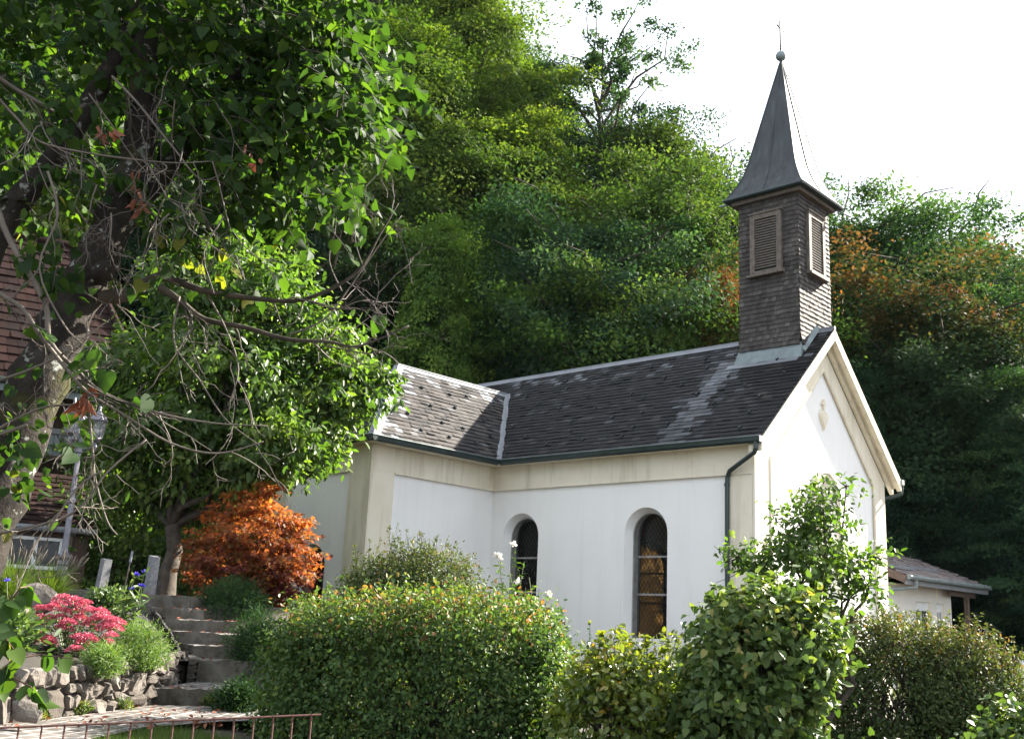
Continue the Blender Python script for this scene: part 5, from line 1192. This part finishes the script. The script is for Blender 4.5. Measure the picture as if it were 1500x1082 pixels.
mound('leafy_clump', 'small grey-green herb clump left of the blue-flowered plant', 'plant', on_bed(155, 880, 15.5), (.22, .2, .2), 1400, .08, 'lf_sedum', 'oval', .4, 9, cr=.06, upd=.6)
# blue-flowered plant
rng = np.random.default_rng(14); cb_ = on_bed(187, 905, 14.6); t = thing('cornflower_plant', 'lance-leaved plant with four violet-blue blossoms in front of the pale granite post', 'plant', cb_); st = MB(); PL = []; DL = []
for px, py, fl in ((212, 838, 1), (200, 842, 1), (208, 858, 1), (193, 862, 1), (180, 858, 0), (172, 872, 0), (205, 880, 0), (165, 885, 0), (215, 870, 0)):
    e = loc(px, py, 14.6+rng.normal()*.12); pts = bend(rng, cb_+rng.normal(size=3)*np.array([.06, .06, 0]), e, 5); st.tube(pts, [.008, .007, .006, .005, .004], 5)
    for i in range(13): w_ = rng.uniform(0, .95); k = int(w_*4); PL.append(pts[k]+(pts[k+1]-pts[k])*(w_*4-k)); DL.append(nrm(runit(rng, 1)[0]*np.array([1, 1, .2])+Z*.35))
    if fl:
        d = nrm(runit(rng, 26)*np.array([1, 1, .5])+Z*.4); leaf_obj('blossom', t, (np.repeat(e[None], 26, 0), d, runit(rng, 26)), .05, rng, M['blue'], kind='oval', aspect=.4)
st.build('stem', M['stem'], t); leaf_obj('foliage', t, (np.array(PL), np.array(DL), nrm(rng.normal(size=(len(PL), 3))*.4+Z)), .19, rng, M['lf_sedum'], kind='oval', aspect=.22, curl=.7)
# one blue blossom at far left
p = on_bed(10, 880, 12.8); t = thing('cornflower_plant', 'single violet-blue blossom on a thin stem at the left photo edge', 'plant', p); e = loc(10, 850, 12.8); q = MB(); q.tube(bend(rng, p, e, 5), .005, 5); q.build('stem', M['stem'], t)
d = nrm(runit(rng, 26)*np.array([1, 1, .5])+Z*.4); leaf_obj('blossom', t, (np.repeat(e[None], 26, 0), d, runit(rng, 26)), .045, rng, M['blue'], kind='oval', aspect=.4)
# ornamental grasses
for k, (px, py, u, hgt, n_, lab) in enumerate(((72, 878, 15.2, .62, 900, 'tuft of ornamental grass with brown plumes in front of the lamp'), (15, 878, 14.6, .70, 1100, 'larger tuft of ornamental grass at the left photo edge'))):
    b = on_bed(px, py, u); t = thing('ornamental_grass', lab, 'grass tuft', b, 'ornamental grass tufts'); rng = np.random.default_rng(60+k); q = MB()
    for i in range(n_):
        a = rng.uniform(0, 6.28); s_ = abs(rng.normal())*.35+.08; ln = hgt*rng.uniform(.6, 1.15); o_ = np.array([math.cos(a), math.sin(a), 0]); f = b+o_*rng.random()*.16; sd = np.array([-o_[1], o_[0], 0])*.0035
        pts = [f+o_*s_*ln*w_**1.7*1.4+Z*ln*(w_-.35*s_*2*w_**2.4) for w_ in (0, .35, .7, 1)]; v = float(np.clip(rng.random()*.8, 0, 1))
        q.add([pts[0]-sd, pts[0]+sd, pts[1]-sd, pts[1]+sd, pts[2]-sd*.8, pts[2]+sd*.8, pts[3]], [(0, 1, 3, 2), (2, 3, 5, 4), (4, 5, 6)], M['lf_grass'], v)
    q.build('blade_tuft', None, t); q = MB()
    for i in range(26):
        a = rng.uniform(0, 6.28); o_ = np.array([math.cos(a), math.sin(a), 0]); e = b+o_*rng.uniform(.1, .45)+Z*hgt*rng.uniform(.85, 1.15); q.tube([b+o_*.05, (b+e)/2+Z*.1, e], [.003, .003, .002], 4, M['stem']); dd = nrm(e-b); q.tube([e-dd*.06, e, e+dd*.05, e+dd*.1], [.004, .012, .012, .003], 5, M['twig'])
    q.build('plume', None, t)

# ================================================================== rusty garden fence and lawn edge
M['rust'] = flat_mat('rusty_iron', (.10, .045, .035), .8, .2, .4, 30)
FA, FB = loc(-60, 1068, 6.4), loc(470, 1046, 7.3); zr_ = (FA[2]+FB[2])/2; 
fence = thing('garden_fence', 'low rusty iron bar fence along the bottom left photo edge', 'fence', np.array([FA[0], FA[1], 0])); fd = FB-FA
q = MB(); q.tube([FA, FB], .007, 6, M['rust']); q.build('rail', None, fence); q = MB(); q.tube([FA-Z*.75, FB-Z*.75], .006, 6, M['rust']); q.build('rail', None, fence)
n_ = 17; bm0 = None
for i in range(n_):
    p = FA+fd*(i+.5)/n_
    if bm0 is None: q = MB(); q.tube([(0, 0, -.95), (0, 0, .006)], .0065, 6, M['rust']); o = bm0 = q.build('bar', None, fence)
    else: o = bm0.copy(); C.objects.link(o)
    o.location = Vector(p.tolist())-fence.location
q = MB(); rng = np.random.default_rng(99)
for i in range(26000):
    p = loc(rng.uniform(130, 480), 1075, rng.uniform(7.0, 11.2)); p[2] = gz(p); a = rng.uniform(0, 6.28); o_ = np.array([math.cos(a), math.sin(a), 0]); sd = np.array([-o_[1], o_[0], 0])*.003; ln = rng.uniform(.05, .13)
    q.add([p-sd, p+sd, p+o_*ln*.35+Z*ln], [(0, 1, 2)], M['lf_grass'], float(rng.random()*.7))
o = q.build('grass'); tag(o, kind='stuff')

# ================================================================== white boards for a white object of unclear kind at the right edge
p = loc(1496, 1000, 24); q = MB()
for k in range(8): q.box(k*.16, k*.16+.1, -.015, .015, .05, 1.25, M['whitepaint'])
q.box(-.05, 1.3, .016, .05, .25, .35, M['whitepaint']); q.box(-.05, 1.3, .016, .05, 1.0, 1.1, M['whitepaint'])
o = q.build('white_boards'); o.location = (p[0], p[1], gz(p)); o.rotation_euler = (0, 0, yawr); tag(o, 'white boards for an unclear white object at the right photo edge behind the hedge', 'fence')

# fallen leaves on the path and steps
rng = np.random.default_rng(31); PL = []
for k in range(170): p = onz(rng.uniform(0, 330), rng.uniform(1030, 1062), pz+.012); PL.append(p)
for a, b, z in EP:
    for k in range(16): q_ = a+(b-a)*rng.random()+FP*rng.uniform(.03, .3); PL.append(np.array([q_[0], q_[1], z+.014]))
me = leaf_mesh('leaf_litter', np.array(PL), runit(rng, len(PL))*np.array([1, 1, .15]), nrm(Z+rng.normal(size=(len(PL), 3))*.3), rng.uniform(.03, .075, len(PL)), 'oval', .6, .2, .5, rng, None, M['lf_dry']); o = link('leaf_litter', me); tag(o, kind='stuff')
for k, (px, py, zz) in enumerate(((120, 1046, .55), (60, 1053, .55), (182, 1038, .55), (305, 1030, .56))):
    mound('weed_tuft', ['small weed tuft at the foot of the rubble wall, middle one', 'small weed tuft at the wall foot beside the pale boulder', 'small weed tuft at the wall foot nearest the steps', 'small weed tuft against the front of the lowest step'][k], 'weed', onz(px, py, zz), (.08, .07, .07), 260, .05, 'lf_grass', 'oval', .25, 70+k, cr=.03, upd=.9)
# ================================================================== big old tree in the left foreground
rng = np.random.default_rng(17)
bp = loc(-150, 1010, 6.0); bp[2] = gz(bp)
bt = thing('old_tree', 'big old tree with lichen-spotted leaning trunk and broad hanging leaves at the upper left', 'tree', bp)
PXM = lambda u: u/F_PX
def pl(pts, u0=6.2, u1=None, jit=0):
    n = len(pts); u1 = u0 if u1 is None else u1; out = []; rs = []
    for i, (x, y, r) in enumerate(pts):
        u = u0+(u1-u0)*i/max(1, n-1); out.append(loc(x, y, u)+rng.normal(size=3)*jit); rs.append(max(.0022, r*PXM(u)))
    return out, rs
def smooth(pts, rs, k=4):
    P = np.array(pts); n = len(P); o = []; q = []
    for i in range(n-1):
        p0, p1, p2, p3 = P[max(i-1, 0)], P[i], P[i+1], P[min(i+2, n-1)]
        for j in range(k):
            t = j/k; o.append(.5*((2*p1)+(-p0+p2)*t+(2*p0-5*p1+4*p2-p3)*t*t+(-p0+3*p1-3*p2+p3)*t**3)); q.append(rs[i]+(rs[i+1]-rs[i])*t)
    o.append(P[-1]); q.append(rs[-1]); return o, q
tb = MB()
main = [(-175, 1120, 85), (-150, 1010, 62), (-45, 810, 51), (14, 665, 45), (66, 535, 40), (116, 430, 34), (158, 345, 31), (192, 262, 25), (208, 170, 24), (212, 70, 20), (228, -70, 16)]
p, r = smooth(*pl(main, 6.0, 6.6), 6); r = [a*(1+.07*math.sin(i*1.7)+.05*rng.normal()) for i, a in enumerate(r)]; tb.tube(p, r, 20)
for spec, u0, u1 in (([(-95, 900, 40), (-70, 560, 32), (-15, 355, 25), (70, 245, 18), (135, 145, 17), (185, 50, 13), (210, -60, 9)], 5.9, 6.6),
                     ([(175, 320, 22), (225, 270, 18), (270, 215, 14), (330, 130, 10), (400, 60, 7), (470, 0, 5)], 6.5, 7.0)):
    p, r = smooth(*pl(spec, u0, u1)); tb.tube(p, r, 12)
for cpx, cpy, rr_ in ((22, 600, 20), (150, 398, 22), (30, 540, 16)):     # knots
    vs_, fs_ = ROCKS[1]; c_ = loc(cpx, cpy, 6.15); tb.add([c_+q*rr_*PXM(6.2) for q in vs_], fs_)
tb.build('trunk', M['bark'], bt, smooth=True)
lim = MB(); TW = []
limbs = [([(138, 432, 20), (190, 430, 17), (232, 412, 12), (300, 428, 8), (380, 441, 6), (445, 438, 5), (520, 400, 3.5), (560, 345, 2.5), (583, 300, 1.5)], 6.3, 6.8, 1),
         ([(225, 418, 11), (262, 440, 8), (300, 462, 7), (360, 478, 6), (420, 492, 5), (480, 505, 4), (530, 505, 3), (600, 480, 2)], 6.4, 6.8, 1),
         ([(-90, 215, 13), (-20, 270, 12), (24, 350, 10), (62, 440, 10), (75, 500, 9), (110, 545, 7), (150, 575, 5), (230, 600, 4), (310, 618, 3), (390, 625, 2)], 5.7, 5.9, 0),
         ([(-20, 420, 9), (30, 450, 8), (60, 490, 8), (95, 530, 7), (130, 575, 5), (180, 605, 4), (250, 645, 3.5), (320, 662, 3), (385, 650, 2)], 5.6, 5.9, 0),
         ([(40, 620, 7), (-20, 640, 6), (60, 600, 4), (120, 590, 3)], 5.8, 5.8, 0),
         ([(-30, 90, 9), (15, 115, 8), (50, 148, 8), (85, 165, 8), (125, 155, 9), (150, 128, 10)], 5.7, 6.45, 0),
         ([(-20, 130, 5), (20, 180, 4), (60, 205, 4), (120, 222, 3.5), (190, 235, 3), (260, 238, 2.4), (340, 235, 1.6)], 5.5, 5.9, 0),
         ([(160, 110, 5), (200, 150, 4.5), (230, 190, 4), (260, 225, 3.5), (300, 265, 2.5), (340, 245, 1.5)], 6.0, 6.0, 0),
         ([(130, 590, 4), (130, 650, 3.5), (136, 700, 3), (152, 760, 2.5), (165, 782, 2)], 5.8, 5.8, 0),
         ([(205, 640, 3), (160, 690, 3), (120, 745, 3), (75, 762, 5), (0, 775, 6), (-60, 780, 8)], 5.5, 5.5, 0),
         ([(150, 690, 3.5), (118, 710, 3), (90, 750, 3), (70, 790, 2)], 5.4, 5.4, 0),
         ([(70, 250, 5), (85, 320, 4), (70, 400, 3), (95, 470, 3), (120, 500, 2)], 5.6, 5.6, 0),
         ([(-10, 560, 5), (40, 545, 4), (90, 520, 4), (130, 490, 3), (165, 470, 2)], 5.7, 5.8, 0),
         ([(300, 428, 4), (330, 480, 3), (350, 540, 2.5), (335, 590, 2)], 6.5, 6.4, 0), ([(262, 440, 4), (255, 500, 3), (300, 560, 3), (330, 610, 2), (380, 650, 1.5)], 6.3, 6.2, 0),
         ([(420, 492, 3.5), (470, 470, 3), (505, 420, 2.5), (560, 350, 2), (590, 315, 1.3)], 6.6, 6.7, 0), ([(480, 505, 3), (540, 520, 2.2), (570, 505, 1.6), (600, 512, 1.2)], 6.7, 6.8, 0),
         ([(445, 438, 3), (490, 450, 2.5), (530, 440, 2), (565, 452, 1.3)], 6.6, 6.7, 0), ([(500, 425, 2.5), (485, 380, 2), (492, 340, 1.3)], 6.7, 6.7, 0), ([(530, 400, 2), (520, 350, 1.7), (528, 305, 1.2)], 6.7, 6.8, 0)]
for spec, u0, u1, dark in limbs:
    p, r = smooth(*pl([(x, y, r_*(.62 if dark else .45)) for x, y, r_ in spec], u0, u1, .012)); (lim).tube(p, r, 7, M['bark2'] if dark else M['twig']); TW.append((p, r))
def twig(a, d, ln, r, depth=0):
    n = 6; pts = [np.asarray(a, float)]; d = nrm(d)
    for i in range(n):
        d = nrm(d+rng.normal(size=3)*.22+np.array([0, 0, -.09+.05*i/2])); pts.append(pts[-1]+d*ln/n)
    lim.tube(pts, np.linspace(r, .0018, n+1), 4, M['twig'] if rng.random() < .7 else M['twigd'], cap=False)
    if depth < 2:
        for k in range(rng.integers(1, 4)):
            i = rng.integers(1, n); twig(pts[i], nrm(pts[i]-pts[i-1])+rng.normal(size=3)*.6, ln*rng.uniform(.3, .6), max(.002, r*.55), depth+1)
    return pts
for p, r in TW:
    for k in range(max(4, int(len(p)*.28))):
        i = rng.integers(2, len(p)); twig(p[i], nrm(p[i]-p[i-1])+rng.normal(size=3)*np.array([.5, .5, .7])+np.array([0, 0, -.3]), rng.uniform(.15, .55), min(.007, max(.003, r[i]*.6)))
for k in range(34):                     # hanging bare twigs under the crown
    a = loc(rng.uniform(0, 330), rng.uniform(80, 330), rng.uniform(5.5, 6.3)); twig(a, RP*rng.uniform(-.2, 1)+np.array([0, 0, -.9])+rng.normal(size=3)*.4, rng.uniform(.3, .9), .005)
# leafy shoots
def inside(x, y, poly):
    c = False; n = len(poly)
    for i in range(n):
        x1, y1 = poly[i]; x2, y2 = poly[(i+1) % n]
        if (y1 > y) != (y2 > y) and x < (x2-x1)*(y-y1)/(y2-y1)+x1: c = not c
    return c
sh = lim; PL = []; DL = []; NL = []; SZ = []
def shoot(a, d, ln, nl, size, hang=.55):
    n = 5; pts = [a]; d = nrm(d)
    for i in range(n): d = nrm(d+rng.normal(size=3)*.14+np.array([0, 0, -.07])); pts.append(pts[-1]+d*ln/n)
    sh.tube(pts, np.linspace(.0045, .0016, n+1), 4, M['twigd'], cap=False); side = nrm(np.cross(d, Z))
    for k in range(nl):
        q = (k+.6)/nl*n; i = min(n-1, int(q)); p = pts[i]+(pts[i+1]-pts[i])*(q-i); sg = 1 if k % 2 else -1
        ld = nrm(d*.45+side*sg*.8+np.array([0, 0, -hang])+rng.normal(size=3)*.35); p = p+ld*.03
        PL.append(p); DL.append(ld); NL.append(nrm(Z*.75-FP*.15+rng.normal(size=3)*.45)); SZ.append(size*rng.uniform(.7, 1.2))
dense = [(-250, -200), (420, -200), (500, -40), (520, 60), (590, 120), (530, 190), (480, 290), (400, 300), (330, 300), (240, 330), (190, 300), (110, 290), (-60, 330), (-250, 330)]
k = 0
while k < 1500:
    x, y = rng.uniform(-250, 600), rng.uniform(-200, 360)
    if not inside(x, y, dense): continue
    if x < 260 and 60 < y < 330 and rng.random() < .45: continue
    u = rng.uniform(5.9, 9.0) if x < 300 else rng.uniform(6.0, 7.8); a = loc(x, y, u); k += 1
    shoot(a, RP*rng.uniform(-.2, 1)+FP*rng.normal()*.6+np.array([0, 0, rng.uniform(-.6, .3)]), rng.uniform(.3, .6), rng.integers(8, 14), .086)
for a, b, u in (((470, 60), (640, 130), 6.6), ((450, 130), (620, 185), 6.5), ((470, 40), (600, 85), 6.8), ((430, 170), (600, 205), 6.4), ((410, 210), (490, 300), 6.4), ((400, 240), (440, 330), 6.4), ((390, 270), (425, 365), 6.3), ((500, 60), (560, 150), 6.9), ((440, 200), (545, 250), 6.7), ((420, 20), (520, 20), 6.7), ((440, -20), (560, 60), 7.0), ((380, 300), (420, 345), 6.5), ((450, 100), (570, 140), 6.9)):
    A, B = loc(*a, u), loc(*b, u+.1); shoot(A, B-A+Z*.12, np.linalg.norm(B-A), 13, .105)
k = 0
while k < 380:                          # the crown goes on above the picture
    x, y = rng.uniform(-260, 640), rng.uniform(-950, -190)
    if x > 640+.25*(y+190): continue
    k += 1; shoot(loc(x, y, rng.uniform(5.6, 8.6)), runit(rng, 1)[0]*np.array([1, 1, .4])-Z*.2, rng.uniform(.35, .7), 11, .12)
# few leaves on the bare lower limbs
for x, y, u, n_ in ((545, 440, 6.7, 3), (500, 395, 6.7, 3), (240, 575, 5.8, 2), (215, 560, 5.8, 2), (140, 500, 5.8, 4), (165, 530, 5.7, 3), (90, 640, 5.6, 2), (20, 640, 5.6, 2), (30, 470, 5.6, 4), (100, 595, 5.8, 3), (55, 350, 5.7, 6), (85, 390, 5.8, 6), (230, 400, 6.2, 6), (265, 360, 6.3, 7), (320, 400, 6.5, 5), (365, 420, 6.6, 4), (390, 390, 6.6, 4), (170, 695, 5.5, 1)):
    shoot(loc(x, y, u), RP*rng.normal()+np.array([0, 0, -.4]), .16, n_, .105)
lim.build('branch', None, bt, smooth=True)
val = np.clip(np.random.default_rng(5).random(len(PL))**1.2*.945, 0, .97)
for i in range(len(PL)):
    x_, y_ = proj(PL[i])
    if y_ > 340 and rng.random() < .16: val[i] = .97
leaf_me = leaf_mesh('crown', np.array(PL)-bp, np.array(DL), np.array(NL), np.array(SZ), 'heart', .92, .18, .35, rng, val, M['lf_big']); link('crown', leaf_me, bt, bp)
PL = []; DL = []
for x, y, n_ in ((145, 190, 4), (160, 195, 4), (197, 255, 3), (203, 285, 5), (206, 305, 4), (118, 585, 4), (120, 595, 3), (133, 580, 3), (372, 230, 3), (365, 225, 2)):
    for k in range(n_): PL.append(loc(x+rng.normal()*4, y+rng.normal()*6, 5.75)); DL.append(nrm(np.array([0, 0, -1])+rng.normal(size=3)*.35))
leaf_obj('withered_leaves', bt, (np.array(PL), np.array(DL), runit(rng, len(PL))), .085, rng, M['lf_dry'], bp, kind='oval', aspect=.5, curl=.9, fold=.6)
# ivy leaves on the trunk
PL = []; DL = []; NL = []
for k in range(120):
    i = rng.integers(0, 2); x, y = ((rng.normal(90, 30), rng.normal(400, 40)), (rng.normal(20, 25), rng.normal(650, 60)))[i]; PL.append(loc(x, y, 5.85)); DL.append(nrm(-Z+rng.normal(size=3)*.6)); NL.append(nrm(-FP+rng.normal(size=3)*.5))
leaf_obj('trunk_leaves', bt, (np.array(PL), np.array(DL), np.array(NL)), .07, rng, M['lf_big'], bp, kind='heart', aspect=.9)
# leafy sucker in the lower left corner
rng = np.random.default_rng(23); b = loc(-60, 1075, 5.2); b[2] = gz(b); t = thing('leafy_sapling', 'big-leaved sapling shoot reaching in at the lower left corner before the rubble wall', 'plant', b); sh = MB(); PL = []; DL = []; NL = []; SZ = []
for spec in ([(-60, 1075), (-30, 960), (0, 900), (30, 860), (45, 858)], [(-60, 1075), (-20, 1000), (20, 965), (60, 958), (110, 965)], [(-60, 1075), (-20, 1010), (15, 990), (45, 1005), (65, 1030)], [(-60, 1000), (-30, 940), (5, 930), (20, 950)], [(-50, 1060), (-20, 930), (-5, 880), (15, 872)]):
    p = [loc(x, y, 5.2+rng.normal()*.12) for x, y in spec]; sh.tube(p, np.linspace(.007, .002, len(p)), 5)
    for k in range(9):
        w_ = rng.uniform(.35, 1)*(len(p)-1); i = min(len(p)-2, int(w_)); PL.append(p[i]+(p[i+1]-p[i])*(w_-i)); DL.append(nrm(-Z*.75+rng.normal(size=3)*.5)); NL.append(nrm(-FP*.6+Z*.5+rng.normal(size=3)*.4)); SZ.append(rng.uniform(.065, .12))
sh.build('stem', M['redstem'], t); me = leaf_mesh('foliage', np.array(PL)-b, np.array(DL), np.array(NL), np.array(SZ), 'heart', .92, .15, .3, rng, None, M['lf_big']); link('foliage', me, t, b)


# ================================================================== thin bluish air over the valley
hz_ = MB(); hz_.box(-950, 950, -950, 950, -8, 150); hm_ = bpy.data.materials.new('haze_air'); hm_.use_nodes = True; hn = hm_.node_tree; hn.nodes.remove(hn.nodes['Principled BSDF'])
pv = hn.nodes.new('ShaderNodeVolumePrincipled'); pv.inputs['Color'].default_value = (.62, .86, 1, 1); pv.inputs['Density'].default_value = .42e-4; hn.links.new(pv.outputs[0], hn.nodes['Material Output'].inputs['Volume'])
o = hz_.build('haze', hm_); tag(o, kind='stuff')
